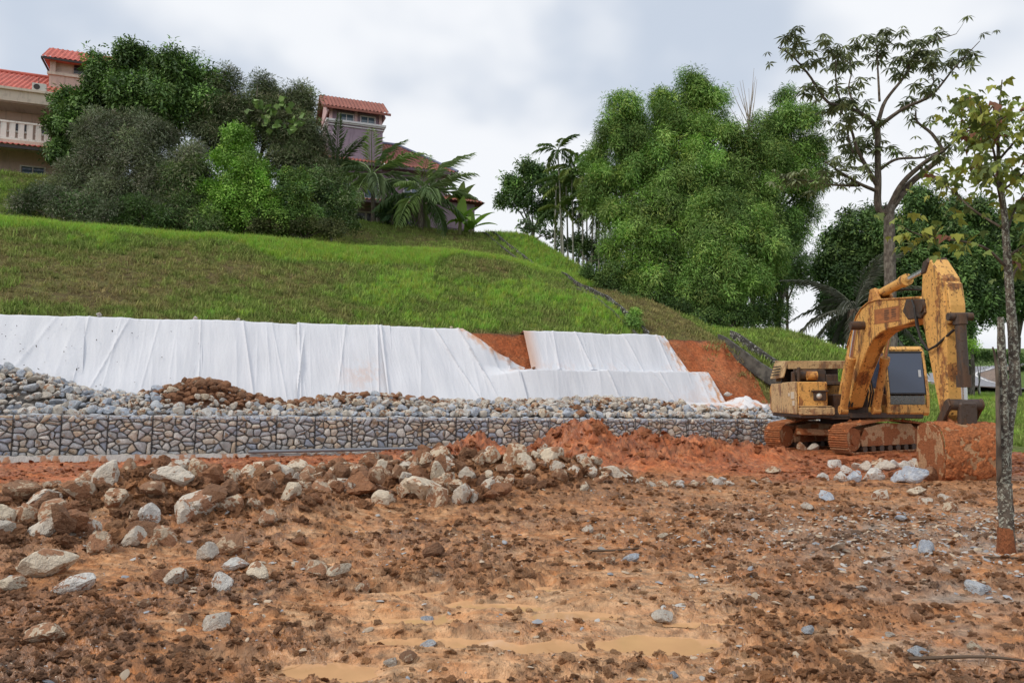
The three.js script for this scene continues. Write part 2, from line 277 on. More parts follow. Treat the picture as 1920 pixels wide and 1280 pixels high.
// how lush the grass is: 0 mown and scorched, 1 long and bright
function lush(x, z) {
  const [u, v] = toUV(x, z), n = fbm(x * 0.32, 3, z * 0.32, 3), m = N3(x * 1.7, 1, z * 1.7);
  let q = 0.5 + n * 0.9 + m * 0.4;
  q -= 0.40 * sstep(13, -2, u) * sstep(6.5, 7.2, v) * sstep(13.6, 10, v) - 0.0;
  q += 0.5 * sstep(5, 12, u) * sstep(13.5, 9, v) * sstep(5.5, 6.5, v) * 0.55;
  const tall = sstep(12.9, 14.0, v + 1.2 * N3(u * 0.35, 4, 2) + 1.3 * sstep(4, 8, u) * sstep(17, 12, u) - 0.5 * sstep(12, 16, u));
  q = Math.max(q, tall * 1.15);
  if (v > 17 && u < 20.8) q = 0.45 + n * 0.8 + 0.25 * sstep(-2, -8, u);
  if (v > 10 && u > 21.2) q = 1.15;
  if (v < 13 && u > 21.2 && u < 24.8) q = 0.1 + n * 0.5;
  if (u > 24.8 && v < 9) return Math.min(0.77, 0.66 + n * 0.5);
  q = Math.min(q, lerp(0.12, 2, sstep(5.7, 6.4, v + (u > 24.6 ? 3 : 0) + 0.3 * m)));
  return q;
}
const soilC = [0.17, 0.13, 0.068], dryC = [0.22, 0.2, 0.085], grassC = [0.15, 0.24, 0.058];
const underMud = (x, z) => onMud(x, z) ? -0.45 : 0;
{
  const us = [], vs = []; for (let u = -180; u < -16; u += 10) us.push(u); for (let u = -16; u < 46; u += 0.33) us.push(u); for (let u = 46; u <= 260; u += 6) us.push(u);
  for (let v = -120; v < -8; v += 8) vs.push(v); for (let v = -8; v < 5.2; v += 0.6) vs.push(v); for (let v = 5.24; v < 30; v += 0.3) vs.push(v); for (let v = 30; v < 120; v += 4) vs.push(v); for (let v = 120; v <= 420; v += 30) vs.push(v);
  const g = grid(us.length - 1, vs.length - 1, (a, b, i, j) => {
    const u = us[i], v = vs[j], [x, z] = toXZ(u, v); let h = landHeight(x, z) + underMud(x, z);
    if (v < 5.3 && v > -0.6 && u < 25 && u > -26) h = Math.min(h - 0.9, h); if (v > -4 && v <= -0.6 && u < 25) h = Math.min(h, -0.4);
    return [x, h, z, x, z];
  }, false, (q) => { const l = lush(q[0], q[2]); return mix3(mix3(soilC, dryC, clamp(l * 2 + 0.3)), grassC, sstep(0.35, 0.95, l)).map((w) => w * 1.55); });
  struct('hillside', g, turfMat, 'terraced grass hillside rising behind the retaining wall', 'hill');
}
// ---------- grass ----------
function bladeTuft(n, h, w, spread, lean, r) {
  const pos = [], ix = [];
  for (let k = 0; k < n; k++) {
    const a = r() * 6.283, b = r() * 6.283, q = Math.sqrt(r()) * spread, hh = h * (0.5 + 0.6 * r()), l = lean * (0.3 + r()), x = Math.cos(a) * q, z = Math.sin(a) * q, dx = Math.cos(b), dz = Math.sin(b), o = pos.length / 3, ww = w * (0.7 + 0.6 * r());
    const px = -dz * ww, pz = dx * ww;
    pos.push(x - px, 0, z - pz, x + px, 0, z + pz, x + dx * l * 0.4 - px * 0.8, hh * 0.6, z + dz * l * 0.4 - pz * 0.8, x + dx * l * 0.4 + px * 0.8, hh * 0.6, z + dz * l * 0.4 + pz * 0.8, x + dx * l, hh, z + dz * l);
    ix.push(o, o + 1, o + 2, o + 1, o + 3, o + 2, o + 2, o + 3, o + 4);
  }
  return buf(pos, ix);
}
function scatter(name, geo, mat, list, label, category, kind = 'stuff', parent = scene) { // list of {p, s, q, c}
  const m = new THREE.InstancedMesh(geo, mat, list.length), M = new THREE.Matrix4(), S = V3(), col = new THREE.Color();
  list.forEach((o, i) => { M.compose(o.p, o.q, Array.isArray(o.s) ? S.set(...o.s) : S.setScalar(o.s)); m.setMatrixAt(i, M); if (o.c) m.setColorAt(i, col.setRGB(...o.c)); });
  m.name = parent === scene ? numbered(name) : name; parent.add(m); if (parent === scene) tag(m, label, category, null, kind); else if (kind) m.userData.kind = kind; return m;
}
const qY = (a) => new THREE.Quaternion().setFromAxisAngle(UP, a);
const leafMat = (o = {}) => new THREE.MeshPhysicalMaterial({ color: 0xffffff, roughness: 0.62, transmission: 0.25, thickness: 0, side: THREE.DoubleSide, specularIntensity: 0.5, ...o });
const grassMat = leafMat({ roughness: 0.8, transmission: 0.3, specularIntensity: 0.3 });
const surfQ = (x, z, yaw, k = 0.6) => { const e = 0.4, n = V3(landHeight(x - e, z) - landHeight(x + e, z), 2 * e, landHeight(x, z - e) - landHeight(x, z + e)).normalize().lerp(UP, 1 - k).normalize(); return new THREE.Quaternion().setFromUnitVectors(UP, n).multiply(qY(yaw)); };
{
  const r = rng(5), short = [], tall = [];
  const gs = bladeTuft(16, 0.085, 0.006, 0.10, 0.06, r), gt = bladeTuft(15, 0.42, 0.008, 0.13, 0.2, r);
  const put = (u, v, den) => {
    const [x, z] = toXZ(u, v), l = lush(x, z) + (r() - 0.5) * 0.25; const d = -z;
    if (onMud(x, z)) return;
    const y = landHeight(x, z) - 0.01;
    const dry = clamp(1 - l * 1.15), b = 0.62 + 0.7 * r() + 0.35 * N3(x * 2.2, 4, z * 2.2);
    let c = mix3([0.27, 0.40, 0.085], [0.38, 0.315, 0.145], clamp(dry * 1.1 - 0.15 + (r() - 0.5) * 0.5)).map((q) => q * b);
    if (l > 0.78) { if (r() < 0.62) { c = mix3([0.33, 0.53, 0.08], [0.48, 0.62, 0.14], r()).map((q) => q * (0.8 + 0.4 * r())); tall.push({ p: V3(x, y, z), s: (0.42 + 0.65 * r()) * (0.55 + 0.5 * clamp(l - 0.2)), q: surfQ(x, z, r() * 6.28, 0.35), c }); } else short.push({ p: V3(x, y, z), s: 1.3, q: surfQ(x, z, r() * 6.28), c }); }
    else if (r() < 0.35 + l) short.push({ p: V3(x, y, z), s: (0.7 + 0.7 * r() + 0.6 * clamp(l)) * (r() < 0.12 ? 1.9 : 1), q: surfQ(x, z, r() * 6.28), c });
  };
  for (let i = 0; i < 42000; i++) put(-9 + 33.5 * r(), 5.62 + 9.6 * r());
  for (let i = 0; i < 17000; i++) put(-9 + 33 * r(), 12.6 + 3.2 * r());
  for (let i = 0; i < 24000; i++) put(-12 + 37 * r(), 15 + 12.5 * r());
  for (let i = 0; i < 9000; i++) put(23.4 + 13 * r(), -2.5 + 12 * r());
  for (let i = 0; i < 26000; i++) { const a = 0.36 + 0.5 * r(), d = 20.5 + 34 * Math.pow(r(), 1.6), [u, v] = toUV(a * d, -d); if (u > 27) put(u, v); }
  scatter('short_grass', gs, grassMat, short, 'short mown grass with dry brown patches on the slope', 'grass');
  scatter('long_grass', gt, grassMat, tall, 'long bright green grass along the terrace crests', 'grass');
}
// ---------- rocks ----------
function rockGeo(seed, detail = 3, rough = 0.05, planes = 11) {
  const r = rng(seed), g0 = new THREE.IcosahedronGeometry(1, detail), p = g0.attributes.position, d = V3();
  const pl = []; for (let i = 0; i < planes; i++) { const n = V3(r() * 2 - 1, r() * 2 - 1, r() * 2 - 1).normalize(); pl.push([n, 0.5 + 0.36 * r()]); }
  const sx = 0.8 + 0.45 * r(), sy = 0.58 + 0.3 * r(), sz = 0.75 + 0.35 * r();
  for (let i = 0; i < p.count; i++) {
    d.fromBufferAttribute(p, i).normalize(); let R = 1.05;
    for (const [n, k] of pl) { const c = n.dot(d); if (c > 0.05) R = Math.min(R, k / c); }
    R *= 1 + rough * (N3(d.x * 2.3 + seed, d.y * 2.3, d.z * 2.3) + 0.55 * N3(d.x * 6 + seed, d.y * 6, d.z * 6));
    p.setXYZ(i, d.x * R * sx * 0.5, d.y * R * sy * 0.5, d.z * R * sz * 0.5);
  }
  g0.deleteAttribute('uv'); g0.deleteAttribute('normal');
  const g = boxUV(g0); return toCreasedNormals(g, 0.36);
}
const rocksFine = [], rocksSmall = [], rocksLumpy = [];
for (let i = 0; i < 6; i++) rocksLumpy.push(rockGeo(620 + i * 11, 4, 0.2, 8));
for (let i = 0; i < 14; i++) rocksFine.push(rockGeo(40 + i * 7, 4, 0.05, 10 + i % 5));
for (let i = 0; i < 12; i++) rocksSmall.push(rockGeo(300 + i * 5, 2, 0.06, 9));
const rockBump = tex(512, (u, v) => pfbm(u, v, 7, 6, 12, 0.62) * 0.75 + 0.25 * pfbm(u, v, 40, 3, 17));
function stoneTex(base, vein, mudC, cover, seed) { // cover: share of the face that mud sticks to
  return tex(256, (u, v) => { const a = pfbm(u, v, 5, 6, seed, 0.6), b = pfbm(u, v, 24, 4, seed + 9, 0.6); let c = mix3(base, vein, clamp((a - 0.45) * 3.2)).map((q) => q * (0.78 + b * 0.44)); const m = sstep(-0.03, 0.03, pfbm(u, v, 4, 6, seed + 20, 0.58) - (0.72 - cover * 0.46)); c = mix3(c, mudC.map((q) => q * (0.72 + 0.56 * pfbm(u, v, 30, 4, seed + 31))), m * 0.92); return c.map((q) => Math.pow(clamp(q), 1 / 2.2)); }, { srgb: true });
}
const mudOn = [0.36, 0.165, 0.078], mudBrown = [0.29, 0.145, 0.074];
const rockMat = (t, o = {}) => std({ map: t, bumpMap: rockBump, bumpScale: 0.05, roughness: 0.88, ...o });
const rockPale = [rockMat(stoneTex([0.70, 0.60, 0.46], [0.52, 0.43, 0.33], mudOn, 0.22, 1)), rockMat(stoneTex([0.66, 0.60, 0.51], [0.58, 0.49, 0.39], mudOn, 0.30, 2)), rockMat(stoneTex([0.62, 0.50, 0.36], [0.70, 0.61, 0.48], mudOn, 0.36, 3))];
const rockHalf = [rockMat(stoneTex([0.60, 0.49, 0.36], [0.46, 0.36, 0.26], mudOn, 0.62, 4)), rockMat(stoneTex([0.55, 0.42, 0.29], [0.43, 0.30, 0.2], mudBrown, 0.7, 5))];
const rockMuddy = [rockMat(stoneTex([0.40, 0.25, 0.15], [0.30, 0.17, 0.09], mudOn, 0.92, 6), { bumpScale: 0.09 }), rockMat(stoneTex([0.36, 0.22, 0.13], [0.25, 0.13, 0.07], mudBrown, 0.95, 7), { bumpScale: 0.09 })];
const rockBlue = [rockMat(stoneTex([0.42, 0.47, 0.55], [0.58, 0.60, 0.62], mudOn, 0.06, 8)), rockMat(stoneTex([0.54, 0.57, 0.60], [0.40, 0.44, 0.50], mudOn, 0.12, 9))];
const rockWhite = [rockMat(stoneTex([0.68, 0.66, 0.62], [0.55, 0.51, 0.46], mudOn, 0.1, 10)), rockMat(stoneTex([0.62, 0.56, 0.48], [0.50, 0.45, 0.39], mudOn, 0.16, 11))];
const anyQ = (r, flat = 1) => new THREE.Quaternion().setFromEuler(new THREE.Euler((r() - 0.5) * 2.2 * flat, r() * 6.283, (r() - 0.5) * 2.2 * flat));
function rock(name, p, s, mat, r, geos, label, cat, group, flat = 1) { const m = solo(name, geos[Math.floor(r() * geos.length)], mat, label, cat, group); m.position.set(...p); m.quaternion.copy(anyQ(r, flat)); m.scale.set(s * (0.85 + 0.3 * r()), s * (0.85 + 0.3 * r()), s * (0.85 + 0.3 * r())); return m; }
const pick = (a, r) => a[Math.floor(r() * a.length)];
const settled = []; // x, z, radius, top
function restY(x, z, s) { let y = mudHeight(x, z, false); for (const q of settled) { const d = Math.hypot(q[0] - x, q[1] - z), R = q[2] + s * 0.42; if (d < R * 0.75) y = Math.max(y, q[3] - s * 0.12 - R * 0.25 * (d / R)); } return y; }
{ // single rocks that lie about on the mud, and the big ones at the heap's foot; [x, z, size, finish, ground rise]
  const r = rng(77), P0 = 0, H0 = 1, M0 = 2, B0 = 3, W0 = 4, mats = [rockPale, rockHalf, rockMuddy, rockBlue, rockWhite];
  const labels = ['pale cream rock lying loose on the open mud', 'half muddy rock lying loose on the open mud', 'brown mud-coated rock lying alone on the open mud', 'blue grey stone lying loose on the open mud', 'off-white stone lying loose on the open mud'];
  const list = [
    [-4.40, -7.64, 0.36], [1.15,0], [-4.01, -6.48, 0.41], [1,0], [-4.04, -6.10, 0.27], [.8,0], [-3.57, -6.20, 0.33], [.8,4], [-3.90, -7.16, 0.28], [1,1], [-3.80, -7.54, 0.26], [1.1,0], [-3.62, -7.59, 0.20], [1,1],
    [-4.00, -8.32, 0.29], [1.6,4], [-3.69, -8.47, 0.40], [1,0], [-2.88, -6.48, 0.29], [.9,0], [-3.09, -6.59, 0.21], [.9,2], [-2.91, -7.16, 0.25], [.9,4], [-2.36, -6.14, 0.22], [1.2,4], [-2.22, -6.52, 0.35], [.9,0], [-2.81, -7.49, 0.33], [1.1,1], [-2.55, -6.95, 0.29], [.6,4],
    [-1.76, -6.74, 0.24], [1,1], [-1.55, -6.74, 0.21], [.7,0], [-1.27, -6.37, 0.20], [1,1], [-2.05, -5.25, 0.20], [.8,4], [-3.00, -4.88, 0.32], [.6,0], [-2.71, -5.60, 0.14], [.8,1], [-2.85, -5.37, 0.09], [1.2,2], [-2.29, -5.30, 0.14], [.6,1], [-2.79, -8.64, 0.26], [.9,1], [-2.30, -8.13, 0.18], [.9,2],
    [-0.78, -7.54, 0.20], [1.1,2], [0.92, -7.21, 0.15], [.9,0], [1.17, -7.34, 0.15], [.9,3], [0.99, -8.42, 0.21], [.6,0], [0.92, -9.01, 0.18], [.9,0], [0.93, -7.84, 0.09], [1,4], [-0.55, -5.00, 0.14], [.7,3], [-0.74, -4.67, 0.11], [.8,4], [-0.63, -4.70, 0.12], [.7,1], [1.12, -5.60, 0.20], [.6,4],
    [2.24, -8.74, 0.18], [.9,0], [4.89, -11.69, 0.32], [.8,3], [4.13, -10.50, 0.23], [.9,4], [3.43, -7.95, 0.24], [.5,0], [4.30, -7.84, 0.20], [1,3], [3.83, -6.20, 0.21], [.8,3], [2.52, -4.72, 0.12], [.9,3], [2.05, -5.25, 0.10], [.7,3], [2.54, -5.09, 0.09], [.6,4], [2.92, -4.80, 0.10], [.9,0],
    [0.95, -4.49, 0.08], [.7,3], [-0.63, -5.69, 0.10], [.8,3], [1.74, -8.67, 0.13], [.8,0], [4.59, -10.22, 0.18], [.9,2], [5.84, -11.81, 0.31], [.9,0], [6.52, -12.06, 0.35], [.7,0], [6.19, -11.23, 0.24], [.8,0], [6.78, -11.69, 0.22], [.8,4], [6.06, -10.41, 0.27], [.7,0], [4.98, -9.62, 0.17], [.7,3], [5.98, -14.34, 0.27], [.8,4],
    [5.46, -15.61, 0.27], [.9,0], [4.79, -14.06, 0.20], [.9,1], [4.06, -8.24, 0.11], [.7,4], [3.66, -10.50, 0.17], [.7,1], [2.90, -6.24, 0.12], [.5,4], [4.48, -6.78, 0.11], [.8,0], [8.47, -21.74, 0.38], [1,1], [8.73, -21.52, 0.40], [1,4],
  ];
  for (let i = 0; i < list.length; i += 2) {
    const [x, z, s] = list[i], [tall, k] = list[i + 1]; const y = restY(x, z, s);
    const m = rock('loose_rock', [x, y + s * 0.22 * Math.min(tall, 1.2), z], s, pick(mats[k], r), r, rocksFine, labels[k], 'rock', 'loose rocks on the mud', 0.35);
    m.scale.y *= Math.min(1.5, tall * 1.1); settled.push([x, z, s * 0.45, y + s * 0.5]);
  }
  // pile of grey rocks by the bucket
  const pile = [[1690, 906, 52, 3], [1640, 900, 40, 4], [1605, 902, 40, 3], [1660, 884, 34, 4], [1625, 884, 32, 4], [1590, 888, 26, 4], [1718, 908, 44, 3], [1700, 884, 36, 4], [1728, 886, 36, 0], [1745, 900, 44, 2], [1735, 872, 34, 4], [1675, 870, 30, 4], [1650, 868, 28, 0], [1610, 872, 22, 4], [1712, 868, 26, 4], [1566, 878, 26, 4], [1575, 905, 30, 4]];
  const where = [[7.28, -13.98, 0.52], [7.04, -14.52, 0.42], [6.59, -14.34, 0.41], [8.08, -16.18, 0.40], [7.68, -16.18, 0.37], [7.07, -15.73, 0.29], [7.46, -13.81, 0.44], [8.54, -16.18, 0.42], [8.74, -15.95, 0.41], [8.13, -14.52, 0.46], [9.18, -16.59, 0.41], [8.60, -16.85, 0.36], [8.44, -17.13, 0.35], [7.70, -16.59, 0.26], [9.20, -17.13, 0.32], [7.31, -16.90, 0.32], [6.17, -14.07, 0.30]];
  const pl = ['muddy cream rock in the small pile beside the bucket', '', 'dark wet rock in the small pile beside the bucket', 'slate blue rock in the small pile beside the bucket', 'light grey rock in the small pile beside the bucket'];
  where.forEach(([x, z, s0], i) => { const s = s0 * (i ? 1 : 0.8); const k = pile[i][3], y = restY(x, z, s); rock('pile_rock', [x, y + s * 0.22, z], s * 1.1, pick(mats[k], r), r, rocksFine, pl[k], 'rock', 'rocks piled beside the bucket', 0.5); settled.push([x, z, s * 0.45, y + s * 0.45]); });
}
{ // the two rubble heaps, brown earth and limestone mixed
  const r = rng(1234), N = 300, kinds = [[rockPale, 'pale limestone rock'], [rockHalf, 'half muddy limestone rock'], [rockMuddy, 'brown mud-coated rock']];
  let made = 0; const placed = [];
  for (let tries = 0; made < N && tries < 60000; tries++) {
    const second = r() < 0.62; let x, d;
    if (second) { x = -4.4 + 6.4 * r(); d = 10.1 + 3.1 * r(); } else { x = -8 + 5.9 * r(); d = 7.0 + 3.9 * r(); }
    const h = heapHeight(x, d); if (r() > sstep(0.06, 0.34, h) * (second ? 1 : 0.7)) continue;
    if (second && x > -0.2 && d > 12.6) continue;
    const s = (0.19 + 0.22 * Math.pow(r(), 1.5)) * (second ? 1 : 1.08) * (r() < 0.08 ? 1.4 : 1);
    if (placed.some((q) => Math.hypot(q[0] - x, q[1] - d) < (q[2] + s) * (made < 140 ? 0.38 : 0.2))) continue;
    const y = restY(x, -d, s); if (y > mudHeight(x, -d, false) + 0.5) continue;
    const t = r(), east = clamp((x + 2.2) / 3); const k = second ? (t < 0.34 + 0.46 * east ? 0 : t < 0.7 + 0.24 * east ? 1 : 2) : (t < 0.36 ? 0 : t < 0.64 ? 1 : 2);
    rock('rubble_rock', [x, y + s * 0.16, -d], s * 1.14, pick(kinds[k][0], r), r, k === 2 ? rocksLumpy : rocksFine, kinds[k][1] + (second ? ' on the long rubble heap before the red earth mound' : ' on the boulder heap before the grey end of the wall'), 'rock', 'rocks on the rubble heaps');
    placed.push([x, d, s]); settled.push([x, -d, s * 0.45, y + s * 0.5]); made++;
  }
  // trail of rocks running on along the foot of the red mound
  for (let i = 0; i < 30; i++) { const t = r(), x = lerp(1.3, 4.4, t) + (r() - 0.5) * 0.5, d = lerp(12.6, 13.9, t) + (r() - 0.5) * 0.7, s = (0.14 + 0.17 * r()) * (1 - 0.35 * t); if (placed.some((q) => Math.hypot(q[0] - x, q[1] - d) < (q[2] + s) * 0.36)) continue; const y = restY(x, -d, s); rock('rubble_rock', [x, y + s * 0.2, -d], s * 1.1, pick(r() < 0.6 ? rockPale : rockWhite, r), r, rocksFine, 'pale rock in the loose trail along the foot of the red earth mound', 'rock', 'rocks trailing from the heap'); placed.push([x, d, s]); }
}
// ---------- clods and grit on the mud: uncountable ----------
{
  const r = rng(31), lump = [rockGeo(901, 3, 0.5, 4), rockGeo(907, 3, 0.7, 3)], list = [[], []], grit = [];
  for (let i = 0; i < 52000; i++) {
    const d = 3.2 * Math.pow(20 / 3.2, r()), a = (r() * 2 - 1) * 0.8, x = a * d; const heap = heapHeight(x, d), dip = puddleDip(x, d), [u, v] = toUV(x, -d); if (v > -0.3 || d > lawnEdge(a) - 0.3) continue;
    if (r() < dip * 1.1) continue; const red = redHeight(x, d, u, v);
    if (clodAt(x, d) < 0.6 && r() < 0.85) continue; const s = (0.01 + 0.05 * Math.pow(r(), 4)) * (0.75 + d * 0.05) * (1 + 1.6 * sstep(0.14, 0.4, heap) * r() + 1.2 * sstep(0.1, 0.4, red) * r()); const sh = 0.95 + 0.5 * r(), c = mudColor(x, d).map((q) => q * sh);
    list[i % 2].push({ p: V3(x, mudHeight(x, -d) + s * 0.1, -d), s: [s * (0.8 + r()), s * (0.5 + 0.6 * r()), s * (0.8 + r())], q: anyQ(r, 0.6), c });
  }
  for (let i = 0; i < 2600; i++) { // lumps of earth between the rocks of the heaps
    const x = -8 + 10 * r(), d = 7 + 6.3 * r(), heap = heapHeight(x, d); if (r() > sstep(0.08, 0.3, heap)) continue; const s = 0.06 + 0.16 * Math.pow(r(), 2), sh = 0.8 + 0.5 * r(), c = mix3(mudColor(x, d), [0.34, 0.16, 0.075], 0.6).map((q) => q * sh);
    list[i % 2].push({ p: V3(x, mudHeight(x, -d) + s * 0.12, -d), s: [s * (0.8 + 0.7 * r()), s * (0.6 + 0.5 * r()), s * (0.8 + 0.7 * r())], q: anyQ(r, 0.8), c });
  }
  const cm = std({ roughness: 0.85, bumpMap: rockBump, bumpScale: 0.15 });
  scatter('mud_clods', lump[0], cm, list[0], 'crumbly brown mud clods strewn over the ground', 'clods');
  scatter('mud_crumbs', lump[1], cm, list[1], 'small crumbs of churned mud over the ground', 'clods');
  for (let i = 0; i < 7000; i++) {
    let x, d; if (r() < 0.62) { x = 5.0 + (r() + r() + r() - 1.5) * 3.4; d = 8.7 + (r() + r() - 1) * 2.6; } else { d = 4 + 9 * r(); x = (r() * 2 - 1) * 0.75 * d; }
    if (Math.abs(x / d) > 0.8 || d < 3.3 || puddleDip(x, d) > 0.25) continue; const s = 0.012 + 0.05 * Math.pow(r(), 4.5); const q = r();
    const c = q < 0.4 ? [0.46, 0.45, 0.43] : q < 0.85 ? [0.52, 0.42, 0.31] : [0.33, 0.35, 0.38];
    const sh = 0.75 + 0.4 * r(); grit.push({ p: V3(x, mudHeight(x, -d) + s * 0.12, -d), s: [s * 1.3, s * 0.7, s], q: anyQ(r, 0.4), c: c.map((w) => w * sh) });
  }
  scatter('stone_chips', rocksSmall[2], std({ roughness: 0.9 }), grit, 'grey and cream stone chips trodden into the mud', 'gravel');
}
// ---------- gabion wall ----------
function voronoi(w, h, n, r, sq = 1.35) {
  const pts = []; for (let k = 0; pts.length < n && k < 4000; k++) { const p = [r() * w, r() * h]; const need = Math.sqrt(w * h / n) * (0.42 + 0.62 * Math.pow(r(), 1.5)) * (1 - k * 0.00024); if (!pts.some((q) => Math.hypot(q[0] - p[0], (q[1] - p[1]) * sq) < need)) pts.push(p); }
  return pts.map((p, i) => {
    let poly = [[0, 0], [w, 0], [w, h], [0, h]];
    pts.forEach((q, j) => { if (i === j) return; const mx = (p[0] + q[0]) / 2, my = (p[1] + q[1]) / 2, nx = q[0] - p[0], ny = (q[1] - p[1]) * sq * sq, out = []; for (let k = 0; k < poly.length; k++) { const A = poly[k], B = poly[(k + 1) % poly.length], da = (A[0] - mx) * nx + (A[1] - my) * ny, db = (B[0] - mx) * nx + (B[1] - my) * ny; if (da <= 0) out.push(A); if (da * db < 0) { const t = da / (da - db); out.push([lerp(A[0], B[0], t), lerp(A[1], B[1], t)]); } } poly = out; });
    return poly;
  }).filter((p) => p.length > 2);
}
function cellStone(poly, r, gap = 0.009, depth = 0.2) {
  // drop tiny edges, pull corners in, then dome the face
  let P = poly.filter((p, i) => { const q = poly[(i + 1) % poly.length]; return Math.hypot(p[0] - q[0], p[1] - q[1]) > 0.022; }); if (P.length < 3) P = poly;
  const cx = P.reduce((a, p) => a + p[0], 0) / P.length, cy = P.reduce((a, p) => a + p[1], 0) / P.length;
  // cut corners so that the outline is rounded off
  const Q = []; P.forEach((p, i) => { const a = P[(i + P.length - 1) % P.length], b = P[(i + 1) % P.length], k = 0.13 + 0.1 * r(); Q.push([lerp(p[0], a[0], k), lerp(p[1], a[1], k)], [lerp(p[0], b[0], k), lerp(p[1], b[1], k)]); });
  const n = Q.length, pos = [], ix = [], tilt = [(r() - 0.5) * 0.35, (r() - 0.5) * 0.35], out = -0.022 - 0.05 * r() + 0.04 * Math.sin(Math.PI * clamp(cx)) * Math.sin(Math.PI * clamp(cy));
  const ring = (s, z, bend = 1) => Q.forEach((p) => { const dx = p[0] - cx, dy = p[1] - cy, L = Math.hypot(dx, dy) || 1, k = Math.max(0.2, s - gap / L) * (1 - 0.09 * r()); pos.push(cx + dx * k, cy + dy * k, z + (dx * tilt[0] + dy * tilt[1]) * bend * k + (r() - 0.5) * 0.008); });
  ring(0.75, -depth, 0); ring(1.02, out - 0.05, 0.4); ring(0.88, out - 0.012, 0.9); ring(0.5, out + 0.01, 1);
  for (let k = 0; k < 3; k++) for (let i = 0; i < n; i++) { const a = k * n + i, b = k * n + (i + 1) % n; ix.push(a, b, a + n, b, b + n, a + n); }
  pos.push(cx, cy, out + 0.012); for (let i = 0; i < n; i++) ix.push(3 * n + i, 3 * n + (i + 1) % n, 4 * n);
  const g = boxUV(buf(pos, ix)); return toCreasedNormals(g, 0.45);
}
const cellMats = [[0.38, 0.38, 0.38], [0.43, 0.41, 0.385], [0.33, 0.345, 0.37], [0.48, 0.43, 0.36], [0.43, 0.345, 0.26], [0.50, 0.475, 0.43], [0.34, 0.335, 0.325], [0.29, 0.32, 0.375]].map((c, i) => rockMat(stoneTex(c.map((q) => q * 1.5), c.map((q) => q * 1.05), [0.34, 0.24, 0.15], 0.1 + 0.05 * (i % 3), 40 + i), { bumpScale: 0.03 }));
const wireMat = std({ color: RGB(0.36, 0.36, 0.37), metalness: 0.6, roughness: 0.5 }), laceMat = std({ color: RGB(0.05, 0.05, 0.055), metalness: 0.3, roughness: 0.7 });
const coreMat = cellMats[1];
{
  const wires = []; const prism = (a, b, rad) => rod(V3(...a), V3(...b), rad, rad, 3);
  const hw = 0.1, hh = 0.115; for (let j = 0; j < 9; j++) for (let i = 0; i < 10; i++) { const x = i * hw + (j % 2 ? hw / 2 : 0), y = j * hh; const zz = 0.012 + 0.035 * Math.sin(Math.PI * clamp(x)) * Math.sin(Math.PI * clamp(y)); const cl = (p) => [clamp(p[0], 0, 1), clamp(p[1], 0, 1), p[2]]; wires.push(prism(cl([x, y, zz]), cl([x, y + hh * 0.5, zz]), 0.0018), prism(cl([x, y + hh * 0.5, zz]), cl([x + hw / 2, y + hh, zz]), 0.0018), prism(cl([x, y + hh * 0.5, zz]), cl([x - hw / 2, y + hh, zz]), 0.0018)); }
  const wireGeo = merged(wires.filter(Boolean)), rimGeo = merged([rod(V3(0, 1, 0.012), V3(1, 1, 0.012), 0.006), rod(V3(0, 0.012, 0.012), V3(1, 0.012, 0.012), 0.006), rod(V3(0, 1, -0.98), V3(1, 1, -0.98), 0.006)]);
  const variants = []; for (let k = 0; k < 6; k++) { const r = rng(500 + k * 3), cells = voronoi(1, 1, 40, r).map((p) => cellStone(p, r)), top = voronoi(1, 1, 26, r).map((p) => { const g = cellStone(p, r, 0.009, 0.09); g.rotateX(-Math.PI / 2); return g; }); variants.push([cells, merged(top.map((g) => g.translate(0, 1.0, -0.02)))]); }
  const r = rng(808);
  for (let i = -3; i < 25; i++) {
    const u = i, [x, z] = toXZ(u, 0), y = wallBase(u + 0.5) + (r() - 0.5) * 0.02;
    const b = thing('gabion_basket', 'stone-filled wire gabion basket ' + (i < 2 ? 'below the tall grey stone heap' : i < 5 ? 'below the brown rock heap' : i < 12 ? 'standing behind the grey pipe' : i < 19 ? 'standing behind the red earth mound' : 'between the red earth mound and the excavator'), 'gabion', [x, y, z], 0, 'gabion baskets of the retaining wall');
    b.rotation.set(0, WALL_TURN + (r() - 0.5) * 0.012, -0.0157, 'YXZ');
    const [cells, top] = variants[(i + 300) % 6 === 0 ? 5 : Math.floor(r() * 6)];
    for (const c of cells) part('stone', c, cellMats[Math.floor(Math.pow(r(), 1.15) * 8)], b);
    const t = part('top_stones', top, rockBlue[Math.floor(r() * 2)], b); t.userData.kind = 'stuff';
    part('stone_core', box(0.98, 0.96, 0.66, 0.5, 0.49, -0.65), coreMat, b);
    part('wire_mesh', wireGeo, wireMat, b); part('rim_wire', rimGeo, wireMat, b);
    part('lacing', merged([rod(V3(0, 0, 0.012), V3(0.004, 1, 0.012), i % 2 ? 0.014 : 0.009, i % 2 ? 0.012 : 0.008, 6), rod(V3(0, 1, 0), V3(0, 1, -0.98), 0.008, 0.008, 6)]), laceMat, b);
  }
}
